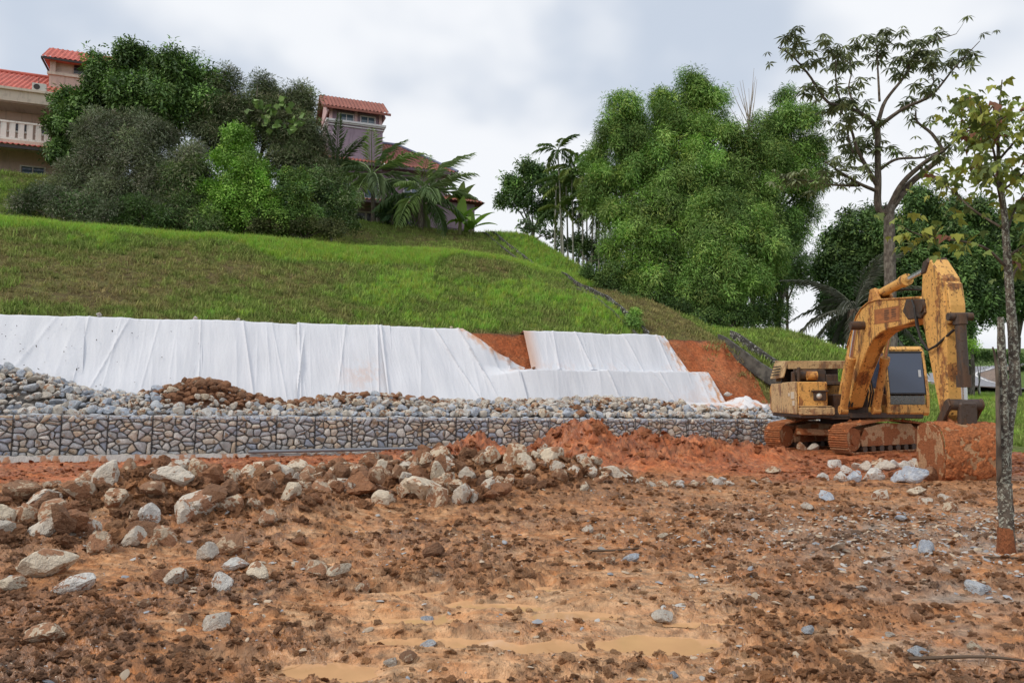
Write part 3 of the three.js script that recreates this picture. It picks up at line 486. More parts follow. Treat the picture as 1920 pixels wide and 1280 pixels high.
{ // footing of loose stone under the wall's face and the pipe that lies on it
  const n = 300, g = grid(n, 6, (i, j) => { const u = lerp(-4, 25, i), v = lerp(-0.42, 0.3, j), [x, z] = toXZ(u, v); return [x, wallBase(u) + 0.02 + 0.05 * N3(u * 7, v * 7, 1) + 0.03 * N3(u * 19, v * 19, 4) - (j === 0 ? 0.3 : 0), z, u, v]; });
  struct('wall_footing', g, rockMat(stoneTex([0.46, 0.43, 0.40], [0.36, 0.34, 0.31], mudOn, 0.25, 64)), 'thin gravel footing along the foot of the gabion wall', 'footing');
  const A = toXZ(5.3, -0.34), B = toXZ(12.4, -0.3), a = V3(A[0], wallBase(5.3) + 0.08, A[1]), c = V3(B[0], wallBase(12.4) + 0.14, B[1]);
  const m = a.clone().lerp(c, 0.5).add(V3(0, 0.012, 0)); const hollow = limb([a, m, c], [0.045, 0.045, 0.045], 12);
  solo('pipe', hollow, std({ color: RGB(0.22, 0.24, 0.27), roughness: 0.45 }), 'long grey plastic pipe lying along the foot of the gabion wall', 'pipe');
}
// ---------- stone backfill behind the wall ----------
const fillTop = (u, v) => { const wt = wallBase(u) + 1.0; let h = wt + 0.1 * sstep(0.9, 1.5, v); h += sstep(0.95, 2.1, v) * sstep(3.9, 2.9, v) * (0.95 * Math.exp(-Math.pow((u + 1.0) / 2.4, 2)) + 0.72 * Math.exp(-Math.pow((u - 4.1) / 1.5, 2)) + 0.2 * Math.exp(-Math.pow((u - 8.5) / 2, 2)) + 0.24 * sstep(6, 9, u) + 0.2 * Math.exp(-Math.pow((u - 17.5) / 2.5, 2))) + 0.7 * sstep(-2, -6, u) * sstep(1, 2.5, v); return h + 0.08 * N3(u * 1.4, v * 1.4, 2); };
{
  const brown = (u, v) => clamp(Math.exp(-Math.pow((u - 4.6) / 2.0, 4)) * sstep(1.25, 1.55, v) + 0.75 * sstep(6, 7, u) * sstep(11.8, 10.5, u) * sstep(1.5, 2, v) + 0.3 * sstep(12, 14, u) * sstep(0, 0.4, N3(u * 0.8, v, 5)));
  const g = grid(420, 40, (i, j) => { const u = lerp(-8, 25.2, i), v = lerp(0.6, 3.9, j), [x, z] = toXZ(u, v); return [x, fillTop(u, v) - 0.12 + 0.05 * N3(u * 5, v * 5, 1), z, u, v]; }, false, (q) => mix3([0.3, 0.27, 0.24], [0.36, 0.15, 0.07], brown(q[3], q[4])));
  struct('backfill', g, bankMat, 'stone and earth fill between the gabion wall and the bank', 'fill');
  const r = rng(640), placed = [], rest = [[], [], [], []], indiv = [];
  for (let k = 0; k < 60000 && placed.length < 3000; k++) {
    const u = -7 + 32 * r(), v = 0.75 + 2.45 * Math.pow(r(), 0.85), s = 0.15 + 0.17 * Math.pow(r(), 1.4); if (u > 20.5 && v > 1.7 && u < 24.2) continue;
    const gx = Math.floor(u * 2), near = placed.filter((q) => Math.abs(q[0] - u) < 0.4 && Math.hypot(q[0] - u, q[1] - v) < (q[2] + s) * 0.31); if (near.length) continue;
    placed.push([u, v, s]);
  }
  placed.sort((a, b) => (b[2] / (20 + b[0] * 0.36 + b[1]) * (b[0] > -1.6 ? 1 : 0.3)) - (a[2] / (20 + a[0] * 0.36 + a[1]) * (a[0] > -1.6 ? 1 : 0.3)));
  const labs = ['light grey or blue stone', 'brown mud-coated stone', 'pale cream stone'], spot = (u) => u < 2.4 ? ' on the tall grey backfill heap' : u < 6.6 ? ' on and around the brown backfill heap' : u < 13 ? ' of the backfill below the folded white sheets' : ' of the backfill below the widest white sheet';
  placed.forEach(([u, v, s], i) => {
    const [x, z] = toXZ(u, v), b = brown(u, v), y = fillTop(u, v) + s * 0.2 + r() * 0.06; let k = r() < b ? 1 : (r() < (u < 3 ? 0.72 : v < 1.4 ? 0.6 : 0.28) ? 0 : 2);
    const m = k === 0 ? pick(r() < 0.55 ? rockBlue : rockWhite, r) : k === 1 ? pick(r() < 0.75 ? rockMuddy : rockHalf, r) : pick(r() < 0.5 ? rockWhite : rockPale, r);
    if (i < 300) rock('backfill_stone', [x, y, z], s * 1.15, m, r, rocksSmall, labs[k] + spot(u), 'stone', 'stones of the backfill', 0.8);
    else { const n = k === 0 ? (r() < 0.5 ? 0 : 3) : k; rest[n].push({ p: V3(x, y, z), s: [s * (0.9 + 0.4 * r()), s * (0.9 + 0.4 * r()), s * (0.9 + 0.4 * r())], q: anyQ(r, 0.8), c: [1, 1, 1].map(((t) => () => t)(0.85 + 0.28 * r())) }); }
  });
  const names = ['grey_rubble', 'muddy_rubble', 'cream_rubble', 'pale_rubble'], rm = [rockBlue[0], rockMuddy[0], rockPale[1], rockWhite[0]];
  rest.forEach((l, i) => scatter(names[i], rocksSmall[i * 3], rm[i], l, ['mass of small blue grey stones in the backfill', 'mass of small mud-brown stones in the backfill', 'mass of small cream stones in the backfill', 'mass of small pale grey stones in the backfill'][i], 'rubble'));
}
// ---------- white geotextile sheets pegged over the bank ----------
const sheetBump = tex(256, (u, v) => pfbm(u, v, 20, 4, 5) * 0.7 + 0.3 * pvn(u * 128, v * 128, 128, 2));
const sheetMat = std({ vertexColors: true, bumpMap: withRep(sheetBump, 1.2), bumpScale: 0.008, roughness: 0.75, side: THREE.DoubleSide });
function sheet(seed, uL, uR, lift, folds, label, { t0 = -0.14, t1 = 1.1, stain = null, nu = 200, nv = 110 } = {}) {
  const r = rng(seed), fl = folds.slice(); const w0 = uR(0.5) - uL(0.5); for (let k = 0; k < 6 + w0 * 2.2; k++) { const a = r(); fl.push([a, (r() - 0.5) * 0.22, 0.006 + 0.03 * r() * r(), 0.03 + 0.09 * r(), r() * 0.5, 0.6 + 0.5 * r()]); }
  const g = grid(nu, nv, (i, j) => {
    const t = lerp(t0, t1, j), a = uL(clamp(t, -0.1, 1)), b = uR(clamp(t, -0.1, 1)), w = b - a, u = lerp(a, b, i);
    let [v, h] = bankPoint(u, clamp(t, 0, 1)); const ledge = sstep(13, 15, u);
    // cloth bridges hollows: its own slack over the face
    let o = 0.10 + lift + 0.09 * N3(u * 0.7, t * 1.3, seed) + 0.035 * N3(u * 1.9, t * 1.5 + u * 0.5, seed + 3) + 0.010 * N3(u * 6 + t * 2, t * 3, seed) + 0.004 * N3(u * 17, t * 9 + u * 3, seed);
    for (const [p, lean, amp, wid, s0, s1] of fl) { const c = uL(0.3) + (p + lean * (1 - t)) * w0, q = (u - c) / wid; if (Math.abs(q) < 5) o += amp * Math.exp(-Math.abs(q) * 1.3) * (q > 0 ? 1 : 0.55) * sstep(s0 - 0.25, s0 + 0.1, t) * sstep(s1 + 0.3, s1 - 0.1, t); }
    o += 0.02 * Math.pow(Math.abs(i * 2 - 1), 14); // lapped edges stand up a little
    v -= o * 0.82; h += o * 0.5;
    if (t > 1) { const k = t - 1; v += k * 5.2; h += 0.05 - k * 1.5 + 0.015 * N3(u * 3, t * 9, seed); }
    if (t < 0) { const k = -t; v -= k * 4.5; h -= k * 0.2 - 0.16 * k * 4; h = Math.max(h, fillTop(u, Math.max(v, 1)) - 0.08); }
    const [x, z] = toXZ(u, v); return [x, h, z, u, t * 3.4];
  }, false, (q, i, j) => { const u = q[3], t = lerp(t0, t1, j); let c = [0.735, 0.755, 0.805]; const n = N3(u * 2, t * 4, 7), m = N3(u * 7, t * 14, 3), l = N3(u * 22, t * 60, 3); c = c.map((w) => w * (0.97 + 0.05 * n)); c = mix3(c, [0.6, 0.38, 0.24], 0.4 * sstep(0.2, -0.02, t) * sstep(0.15, 0.5, m + 0.5 * l + 0.3 * n)); if (stain) c = mix3(c, [0.66, 0.36, 0.2], clamp(stain(i, t, u, n, m + 0.6 * l))); return c; });
  return solo('geotextile_sheet', g, sheetMat, label, 'sheet', 'white sheets over the bank');
}
const K = (c) => () => c, L2 = (b, t) => (q) => lerp(b, t, clamp(q));
sheet(11, K(-13), L2(0.95, 0.6), 0, [[0.93, -0.1, 0.04, 0.06, 0, 1]], 'plain white geotextile sheet behind the grey stone heap', { nu: 380, stain: (i, t, u, n, m) => 0.35 * sstep(0.25, 0.0, t) * sstep(0, 0.3, m) });
sheet(12, L2(0.7, 0.35), L2(4.1, 3.95), 0.02, [[0.03, -0.05, 0.05, 0.05, 0, 1], [0.35, -0.3, 0.05, 0.05, 0.1, 0.9], [0.6, -0.12, 0.03, 0.04, 0.3, 1]], 'white geotextile sheet behind the brown rock heap, with slanting folds', {});
sheet(13, L2(3.9, 3.7), L2(7.0, 7.15), 0.04, [[0.02, 0.02, 0.05, 0.05, 0, 1], [0.42, 0.12, 0.07, 0.05, 0.1, 1], [0.7, 0.14, 0.04, 0.06, 0, 0.9]], 'white geotextile sheet held at the top by a square stone', {});
sheet(14, L2(6.8, 6.95), L2(9.9, 10.15), 0.06, [[0.05, -0.02, 0.07, 0.07, 0, 1], [0.12, -0.16, 0.1, 0.05, 0.0, 0.7], [0.55, -0.2, 0.05, 0.06, 0.4, 1], [0.9, -0.1, 0.06, 0.05, 0.2, 1]], 'white geotextile sheet with a tan stain and puckered top', { stain: (i, t, u, n, m) => 0.34 * Math.exp(-Math.pow((i - 0.68) / 0.2, 2) - Math.pow((t - 0.42) / 0.16, 2)) * sstep(-0.4, 0.4, m + n) });
sheet(15, L2(9.7, 9.75), (t) => keyed([[0, 14.6], [0.46, 14.5], [0.58, 15.1], [0.75, 13.9], [1, 12.9]], t), 0.08, [[0.02, -0.02, 0.09, 0.06, 0, 1], [0.42, 0.25, 0.08, 0.05, 0, 1], [0.6, 0.2, 0.1, 0.06, 0.3, 1], [0.8, 0.1, 0.08, 0.05, 0.5, 1], [0.95, 0.0, 0.1, 0.05, 0.5, 1]], 'white geotextile sheet whose slanting edge bares a triangle of orange earth', { nu: 260, stain: (i, t, u, n, m) => 0.85 * sstep(0.86, 1, i + 0.05 * m) * sstep(0.4, 0.6, t) * sstep(-0.4, 0.2, m) });
sheet(16, (t) => keyed([[0, 13.5], [0.5, 13.6], [0.56, 15.3], [1, 15.3]], t), (t) => keyed([[0, 22.9], [0.5, 22.3], [1, 21.6]], t), 0.1, [[0.34, -0.02, 0.06, 0.05, 0.5, 1], [0.45, 0.1, 0.08, 0.05, 0, 1], [0.7, 0.12, 0.06, 0.05, 0, 1], [0.88, 0.06, 0.07, 0.04, 0.4, 1], [0.93, 0.06, 0.07, 0.04, 0.2, 1], [0.97, 0.06, 0.06, 0.04, 0.0, 1], [0.55, 0.3, 0.05, 0.06, 0.1, 0.6]], 'wide white geotextile sheet stepping over the ledge beside the bare orange earth', { nu: 340, stain: (i, t, u, n, m) => 0.8 * sstep(0.93, 1, i + 0.05 * m) * sstep(-0.3, 0.3, m) + 0.7 * sstep(0.10, 0.0, i) * sstep(0.52, 0.6, t) + 0.2 * sstep(0.1, 0.5, m + n) * sstep(0.5, 0.6, t) * sstep(0.7, 0.55, t) + 0.35 * sstep(0.7, 1, i) * sstep(0.4, 0.0, t) * sstep(0, 0.4, n + m) });
{ // crumpled loose end of the last sheet, ribbed and stained
  const g = grid(150, 60, (i, j) => { const u = lerp(20.3, 24.3, i) + 0.2 * N3(j * 3, i * 3, 1), v = lerp(1.35 + 0.55 * i, 2.95 + 0.15 * N3(i * 4, 1, 1), j), q = sstep(0.35, 0.6, i), rib = 0.06 * Math.sin((i * 30 + j * 2.2) * 2.1 + 2 * N3(i * 5, j * 3, 2)) * q; const [x, z] = toXZ(u, v); return [x, fillTop(u, v) + 0.14 + 0.22 * Math.exp(-Math.pow((i - 0.76) / 0.13, 2)) * sstep(0.1, 0.6, j) + rib + 0.09 * N3(i * 5, j * 3, 9) * (1 - q * 0.5) + 0.025 * N3(i * 22, j * 9, 4) - 0.16 * sstep(0.08, 0, j), z, u, v]; }, false, (q, i, j) => mix3([0.72, 0.72, 0.745], [0.62, 0.3, 0.16], clamp(sstep(0.0, 0.45, N3(i * 14 + j * 4, j * 3, 3) + 0.25 * N3(i * 40, j * 30, 1) + 0.55 * sstep(0.85, 1, j) + 0.5 * sstep(0.93, 1, i)) * 0.75)));
  solo('geotextile_sheet', g, sheetMat, 'crumpled end of white sheet, ribbed and stained orange, on the stones', 'sheet', 'white sheets over the bank');
}
{ // stones that weigh the sheets down
  const r = rng(66);
  const topAt = (u, k = 1) => { const [v, h] = bankPoint(u, 1), [x, z] = toXZ(u, v + 0.02); return [x, h + 0.17, z]; };
  const onFace = (u, t) => { const [v, h] = bankPoint(u, t), [x, z] = toXZ(u, v - 0.2); return [x, h + 0.15, z]; };
  for (const [p, s, l, n] of [[topAt(0.95), 0.22, 'grey block holding the sheet edge at the crest, beside the plain white sheet', 4], [topAt(3.75), 0.2, 'square grey block holding the folded sheet at the crest', 4], [topAt(5.05), 0.14, 'small white stone on the crest edge of the sheets', 4], [topAt(12.5), 0.18, 'cream stone on the crest beside the bare orange triangle', 0],
    [onFace(7.15, 0.06), 0.2, 'dark grey stone at the foot of the slanting seam', 3], [onFace(10.2, 0.1), 0.18, 'round grey stone low on the sheet with the long seam', 3], [onFace(13.0, 0.12), 0.2, 'grey stone low on the sheet below the bare triangle', 3], [onFace(12.4, 0.0), 0.34, 'dark upright stone standing at the foot of the white sheets', 1], [onFace(15.4, 0.56), 0.16, 'dark stone on the ledge at the triangle corner', 2],
    [onFace(20.7, 0.05), 0.36, 'flat grey slab on the foot of the widest sheet', 3], [onFace(21.9, 0.04), 0.3, 'flat cream slab on the foot of the widest sheet', 0], [onFace(23.0, 0.2), 0.34, 'pale stone on the orange earth beside the sheet edge', 4]]) { const m = rock('weight_stone', p, s, [rockPale, rockHalf, rockMuddy, rockBlue, rockWhite][n][0], r, rocksFine, l, 'stone', 'stones weighing down the sheets', 0.2); if (s > 0.29 && n !== 1) m.scale.y *= 0.55; if (n === 1) m.scale.y *= 1.3; }
  const bits = []; for (let i = 0; i < 46; i++) { const u = -1.5 + 5.5 * Math.pow(r(), 1.2), t = 0.25 + 0.65 * r(), [v, h] = bankPoint(u, t), [x, z] = toXZ(u, v - 0.16); bits.push({ p: V3(x, h + 0.1, z), s: 0.03 + 0.06 * r(), q: anyQ(r), c: [0.09, 0.08, 0.07] }); }
  scatter('leaf_litter', rocksSmall[1], std({ roughness: 1 }), bits.map((b) => ({ ...b, s: [b.s, b.s * 0.3, b.s * 0.5] })), 'dark specks of leaf litter on the plain white sheets', 'litter');
}
// ---------- stepped concrete drains ----------
const drainMat = std({ map: tex(512, (u, v) => { const a = pfbm(u, v, 8, 6, 80, 0.6), f = sstep(0.63, 0.68, pfbm(u, v, 26, 4, 85, 0.6)); let c = mix3([0.035, 0.033, 0.03], [0.085, 0.08, 0.07], clamp((a - 0.35) * 3)); c = mix3(c, [0.5, 0.5, 0.47], f * 0.9); return c.map((q) => Math.pow(q, 1 / 2.2)); }, { srgb: true }), bumpMap: rockBump, bumpScale: 0.03, roughness: 0.95 });
const copingMat = std({ map: tex(256, (u, v) => { const a = pfbm(u, v, 8, 6, 81, 0.6); return mix3([0.05, 0.048, 0.043], [0.14, 0.135, 0.115], clamp((a - 0.3) * 2.2)).map((q) => Math.pow(q, 1 / 2.2)); }, { srgb: true }), roughness: 0.95 });
function drain(uAt, v0, v1, w, hgt, label) {
  const o = thing('concrete_drain', label, 'drain', [0, 0, 0]); const n = Math.ceil((v1 - v0) / 0.3);
  const wall = (off, th, lo, hi) => { const gs = []; for (let k = 0; k < n; k++) { const va = lerp(v0, v1, k / n), vb = lerp(v0, v1, (k + 1) / n), P = (v, du, dh) => { const [x, z] = toXZ(uAt(v) + du, v); const [x2, z2] = toXZ(uAt(v), v); return [x, landHeight(x2, z2) + dh, z]; }; const q = [[va, off, lo], [va, off + th, lo], [va, off + th, hi], [va, off, hi], [vb, off, lo], [vb, off + th, lo], [vb, off + th, hi], [vb, off, hi]].map((e) => P(...e)), F = [[0, 1, 2, 3], [5, 4, 7, 6], [1, 5, 6, 2], [4, 0, 3, 7], [3, 2, 6, 7]]; for (const f of F) { const a = f.map((i) => q[i]).flat(); gs.push(buf(a, [0, 1, 2, 0, 2, 3])); } } return boxUV(merged(gs.map((g) => { g.setAttribute('uv', new THREE.BufferAttribute(new Float32Array(8), 2)); return g; })), 0.6); };
  part('side_wall', wall(-w / 2 - 0.1, 0.1, -0.4, hgt * 0.55), copingMat, o); part('side_wall', wall(w / 2, 0.1, -0.4, hgt), drainMat, o, 'dark wall with flaking white lichen');
  part('channel_floor', wall(-w / 2, w, -0.5, -0.12), drainMat, o); return o;
}
drain((v) => 20.95 + 0.02 * (v - 10), 5.75, 14.5, 0.42, 0.3, 'mossy black stepped drain running down the lower grass slope');
drain(() => 20.8, 17.9, 25.2, 0.5, 0.22, 'narrow black drain running down the upper grass slope');
drain((v) => 25.1, 0.2, 5.9, 0.55, 0.42, 'dark drain with white flaking beside the bare orange earth');

{ // fallen twigs pressed into the mud
  const tm = std({ color: RGB(0.11, 0.075, 0.05), roughness: 0.95 });
  const tw = (label, pts, r0) => { const p = pts.map(([x, z]) => V3(x, mudHeight(x, z, false) + 0.03, z)); solo('twig', limb(new THREE.CatmullRomCurve3(p).getPoints(12), Array.from({ length: 13 }, (_, i) => lerp(r0, r0 * 0.4, i / 12)), 6), tm, label, 'twig', 'fallen twigs'); };
  tw('long thin twig lying on the smooth mud', [[2.4, -4.6], [2.9, -4.55], [3.3, -4.42]], 0.012); tw('crooked twig beside the two small pale rocks', [[0.8, -7.75], [1.1, -7.7], [1.35, -7.78]], 0.014); tw('dark twig beside the foot of the sapling', [[4.7, -7.5], [4.95, -7.3], [5.3, -7.25]], 0.012);
}
// ---------- excavator ----------
{
  const wear = (paint, rust, grease, rustAmt, seed) => tex(512, (u, v) => {
    const a = pfbm(u, v, 5, 6, seed, 0.6), f = pfbm(u, v, 40, 4, seed + 3), drip = pfbm(u * 1, v * 0.125, 24, 4, seed + 6, 0.55), sp = pvn(u * 90, v * 90, 90, seed) * pvn(u * 37, v * 37, 37, seed + 1);
    let c = paint.map((q) => q * (0.82 + 0.36 * f));
    c = mix3(c, rust, clamp(sstep(0.62 - rustAmt, 0.72 - rustAmt, a + (f - 0.5) * 0.25)) * 0.8);
    c = mix3(c, grease, 0.6 * sstep(0.6, 0.74, drip + (a - 0.5) * 0.5));
    c = mix3(c, rust.map((q) => q * 0.5), sstep(0.5, 0.6, sp) * 0.9);
    return c.map((q) => Math.pow(clamp(q), 1 / 2.2));
  }, { srgb: true });
  const bump = withRep(rockBump, 2), yel = [0.74, 0.41, 0.11], rust = [0.27, 0.085, 0.022], grease = [0.06, 0.035, 0.02];
  const paint = std({ map: withRep(wear(yel, rust, grease, 0.04, 3), 0.55), roughness: 0.62, bumpMap: bump, bumpScale: 0.008 });
  const paintRust = std({ map: withRep(wear([0.62, 0.31, 0.08], rust, grease, 0.12, 13), 0.55), roughness: 0.7, bumpMap: bump, bumpScale: 0.008 });
  const paintPale = std({ map: withRep(wear([0.58, 0.40, 0.20], [0.3, 0.14, 0.06], [0.15, 0.1, 0.07], 0.08, 23), 0.55), roughness: 0.75, bumpMap: bump, bumpScale: 0.008 });
  const steel = std({ map: withRep(wear([0.085, 0.06, 0.048], [0.12, 0.06, 0.03], [0.03, 0.022, 0.02], 0.1, 33), 0.8), roughness: 0.6, metalness: 0.3 });
  const black = std({ color: RGB(0.018, 0.016, 0.015), roughness: 0.8 }), rubber = std({ color: RGB(0.025, 0.023, 0.022), roughness: 0.7 });
  const chrome = std({ color: RGB(0.72, 0.72, 0.74), roughness: 0.22, metalness: 1 });
  const clay = std({ map: withRep(wear([0.50, 0.19, 0.07], [0.40, 0.12, 0.04], [0.30, 0.13, 0.06], 0.1, 43), 0.9), roughness: 0.9, bumpMap: withRep(mudGrain, 2.2), bumpScale: 0.03 });
  const clayPaint = std({ map: withRep(tex(512, (u, v) => { const a = pfbm(u, v, 5, 6, 53, 0.6), b = pfbm(u, v, 40, 4, 55), m = sstep(0.47, 0.51, a); return mix3([0.62, 0.37, 0.2], [0.44, 0.15, 0.05], m).map((q) => Math.pow(clamp(q * (0.75 + 0.5 * b)), 1 / 2.2)); }, { srgb: true }), 0.7), roughness: 0.9, bumpMap: withRep(mudGrain, 2.2), bumpScale: 0.04 });
  const glass = new THREE.MeshPhysicalMaterial({ color: RGB(0.05, 0.072, 0.125), roughness: 0.12, clearcoat: 0.4, clearcoatRoughness: 0.1 });
  const ex = thing('excavator', 'rusty yellow crawler excavator with its muddy bucket resting on the ground', 'excavator', [9.82, 0.04, -21.8], -0.1);
  const B = (g) => boxUV(g);
  const P = (name, gs, mat, parent = ex, label) => part(name, B(merged(Array.isArray(gs) ? gs : [gs])), mat, parent, label);
  const sideways = (pts, w, x, b = 0.02) => { const g = plate(pts.map(([z, y]) => [-z, y]), w, b); g.rotateY(Math.PI / 2); g.translate(x, 0, 0); return g; }; // (z, y) outline, thickness along x
  // --- tracks
  const plateGeo = B(merged([bbox(0.56, 0.03, 0.165, 0, 0, 0, 0.008), bbox(0.55, 0.035, 0.018, 0, 0.028, -0.06, 0.005), bbox(0.55, 0.035, 0.018, 0, 0.028, 0, 0.005), bbox(0.55, 0.035, 0.018, 0, 0.028, 0.06, 0.005)]));
  const path = (() => { // closed loop in (z, y), idler end at +z; sagging top run
    const pts = [], R = 0.36, zc = 1.56, yc = 0.44; const arc = (cz, a0, a1) => { for (let i = 0; i <= 16; i++) { const a = lerp(a0, a1, i / 16); pts.push([cz + Math.cos(a) * R, yc + Math.sin(a) * R]); } };
    arc(zc, -Math.PI / 2, Math.PI / 2); for (let i = 1; i < 20; i++) { const t = i / 20; pts.push([lerp(zc, -zc, t), yc + R + 0.12 * Math.sin(t * Math.PI)]); } arc(-zc, Math.PI / 2, Math.PI * 1.5); return pts; })();
  const loop = []; { let L = 0; const seg = path.map((p, i) => { const q = path[(i + 1) % path.length], l = Math.hypot(q[0] - p[0], q[1] - p[1]); L += l; return [p, q, l]; }); const n = Math.round(L / 0.178); for (let k = 0; k < n; k++) { let s = (k + 0.5) / n * L, i = 0; while (s > seg[i][2]) { s -= seg[i][2]; i++; } const [p, q, l] = seg[i], t = s / l; loop.push([lerp(p[0], q[0], t), lerp(p[1], q[1], t), Math.atan2(q[1] - p[1], q[0] - p[0])]); } }
  const rT = rng(8);
  for (const sx of [-1, 1]) {
    const t = new THREE.Group(); t.name = 'track'; ex.add(t); t.rotation.y = -0.947;
    t.position.set(sx * 1.09 * Math.cos(-0.947), 0, -sx * 1.09 * Math.sin(-0.947)); t.userData.label = 'crawler track caked in red clay';
    for (const [z, y, a] of loop) { const m = part('track_shoe', plateGeo, rT() < 0.8 ? clay : clayPaint, t); m.position.set(0, y, z); m.rotation.set(-a + Math.PI, 0, 0); }
    { const lumps = []; for (let k = 0; k < 260; k++) { const [z, y, a] = loop[Math.floor(rT() * loop.length)], sz = 0.03 + 0.07 * rT() * rT(), sh = 0.8 + 0.4 * rT(); lumps.push({ p: V3((rT() - 0.5) * 0.56, y + Math.cos(a) * -0.03, z + Math.sin(a) * 0.03), s: [sz * 1.4, sz, sz * 1.4], q: anyQ(rT), c: [0.5 * sh, 0.175 * sh, 0.062 * sh] }); } scatter('clay_lumps', rocksLumpy[0], std({ roughness: 0.95 }), lumps, null, null, 'stuff', t); }
    P('track_frame', [bbox(0.3, 0.40, 2.5, 0, 0.5, 0, 0.04), bbox(0.44, 0.16, 2.1, 0, 0.66, 0, 0.03), bbox(0.36, 0.1, 2.4, 0, 0.3, 0, 0.02)], clayPaint, t);
    P('side_plate', [sideways([[-1.32, 0.24], [1.22, 0.24], [1.3, 0.42], [1.1, 0.74], [0.2, 0.86], [-1.0, 0.82], [-1.36, 0.6]], 0.05, sx * 0.23), sideways([[-1.32, 0.24], [1.22, 0.24], [1.3, 0.42], [1.1, 0.74], [0.2, 0.86], [-1.0, 0.82], [-1.36, 0.6]], 0.05, -sx * 0.23)], clayPaint, t);
    const wheel = (z, r, w) => [moved(new THREE.CylinderGeometry(r, r, w, 28), 0, 0.44, z, 0, 0, Math.PI / 2), moved(new THREE.CylinderGeometry(r * 0.45, r * 0.45, w + 0.08, 20), 0, 0.44, z, 0, 0, Math.PI / 2)];
    P('idler', wheel(1.56, 0.31, 0.44), clayPaint, t); P('sprocket', wheel(-1.56, 0.31, 0.4), clay, t);
    for (let k = 0; k < 7; k++) P('roller', moved(new THREE.CylinderGeometry(0.1, 0.1, 0.5, 14), 0, 0.17, -1.1 + k * 0.37, 0, 0, Math.PI / 2), steel, t);
  }
  { const g = new THREE.Group(); g.name = 'car_body'; g.rotation.y = -0.947; ex.add(g); P('cross_frame', [bbox(1.7, 0.3, 1.1, 0, 0.66, 0, 0.05), bbox(1.9, 0.2, 0.35, 0, 0.56, 0.75, 0.04, 0, 0.35, 0), bbox(1.9, 0.2, 0.35, 0, 0.56, -0.75, 0.04, 0, -0.35, 0)], clayPaint, g); P('slew_ring', moved(new THREE.CylinderGeometry(0.72, 0.72, 0.2, 40), 0, 0.9, 0), black, g); }
  // --- upper frame and bodywork
  P('upper_frame', [bbox(3.3, 0.16, 3.1, 0, 1.06, -0.35, 0.03), bbox(0.5, 0.1, 1.5, -0.55, 1.0, 0.45, 0.02), bbox(0.95, 0.55, 1.3, -0.2, 1.38, 0.35, 0.03)], steel);
  P('counterweight', [sideways([[-2.6, 1.12], [-1.6, 1.05], [-1.6, 2.0], [-2.45, 2.0], [-2.65, 1.8]], 3.1, 0, 0.05)], paintRust);
  const tank = P('tool_box', [bbox(0.8, 0.88, 1.5, -1.28, 1.56, 0.42, 0.03), bbox(0.74, 0.2, 0.08, -1.26, 1.2, 1.2, 0.02)], paint, ex, 'front locker with a work lamp');
  P('ledge', [bbox(0.95, 0.22, 0.18, -1.2, 1.18, 1.2, 0.03), bbox(0.9, 0.02, 0.1, -1.25, 1.32, 1.22, 0.005)], paintPale, tank);
  P('lamp_bracket', [bbox(0.34, 0.26, 0.06, -1.1, 1.6, 1.19, 0.02), bbox(0.44, 0.05, 0.1, -1.1, 1.74, 1.2, 0.01)], steel, tank);
  P('lamp_lens', [moved(new THREE.SphereGeometry(0.085, 20, 12), -1.12, 1.6, 1.2, 0, 0, 0)], std({ color: RGB(0.62, 0.62, 0.58), roughness: 0.15, metalness: 0.4 }), tank);
  P('side_panel', [bbox(0.04, 0.92, 0.72, -1.71, 1.55, 0.78, 0.015), bbox(0.04, 0.92, 0.7, -1.71, 1.55, 0.04, 0.015), bbox(0.04, 0.9, 1.3, -1.71, 1.54, -1.0, 0.015)], paintPale, ex, 'dented pale side panels with worn paint');
  P('panel_label', [bbox(0.012, 0.2, 0.34, -1.738, 1.62, 0.82, 0.004), bbox(0.012, 0.14, 0.2, -1.738, 1.4, 0.9, 0.004), bbox(0.012, 0.09, 0.16, -1.738, 1.64, 0.46, 0.004)], std({ color: RGB(0.62, 0.55, 0.44), roughness: 0.8 }), ex, 'faded white label patches');
  // engine bay under the raised hood
  P('engine', [bbox(1.7, 0.1, 1.9, -0.7, 1.98, -0.9, 0.02), bbox(1.7, 0.62, 0.1, -0.7, 2.3, -1.1, 0.02), bbox(0.7, 0.42, 0.8, -0.85, 2.2, -0.5, 0.05), moved(new THREE.CylinderGeometry(0.16, 0.16, 0.6, 18), -1.1, 2.22, -0.1, 0, 0, 1.57), moved(new THREE.CylinderGeometry(0.05, 0.05, 0.45, 12), -1.35, 2.22, 0.1, 0.1, 0, 0), bbox(0.1, 0.34, 0.1, -1.5, 2.15, 0.05, 0.02), bbox(0.35, 0.25, 0.3, -0.35, 2.12, -0.2, 0.03)], steel);
  P('air_filter', [moved(new THREE.CylinderGeometry(0.13, 0.13, 0.28, 20), -0.98, 2.2, 0.12, 0, 0, 1.57), moved(new THREE.CylinderGeometry(0.05, 0.05, 0.32, 14), -0.98, 2.2, 0.12, 0, 0, 1.57)], paintRust);
  P('engine_hood', [bbox(1.75, 0.05, 1.5, -0.72, 2.66, -0.9, 0.015, 0.05, 0, 0), bbox(1.75, 0.24, 0.05, -0.72, 2.53, -0.14, 0.012, 0.12, 0, 0), moved(bevelBox(0.05, 0.52, 1.5, 0.015), -1.66, 2.4, -0.9, 0, 0, -0.28), bbox(1.7, 0.6, 0.05, -0.72, 2.36, -1.66, 0.012)], paintPale, ex, 'faded yellow engine hood propped open');
  P('hood_louvre', [0, 1, 2, 3].map((k) => moved(bevelBox(0.03, 0.03, 0.9, 0.008), -1.72 - 0.02 * (3 - k), 2.25 + k * 0.085, -0.9, 0, 0, -0.28)), black);
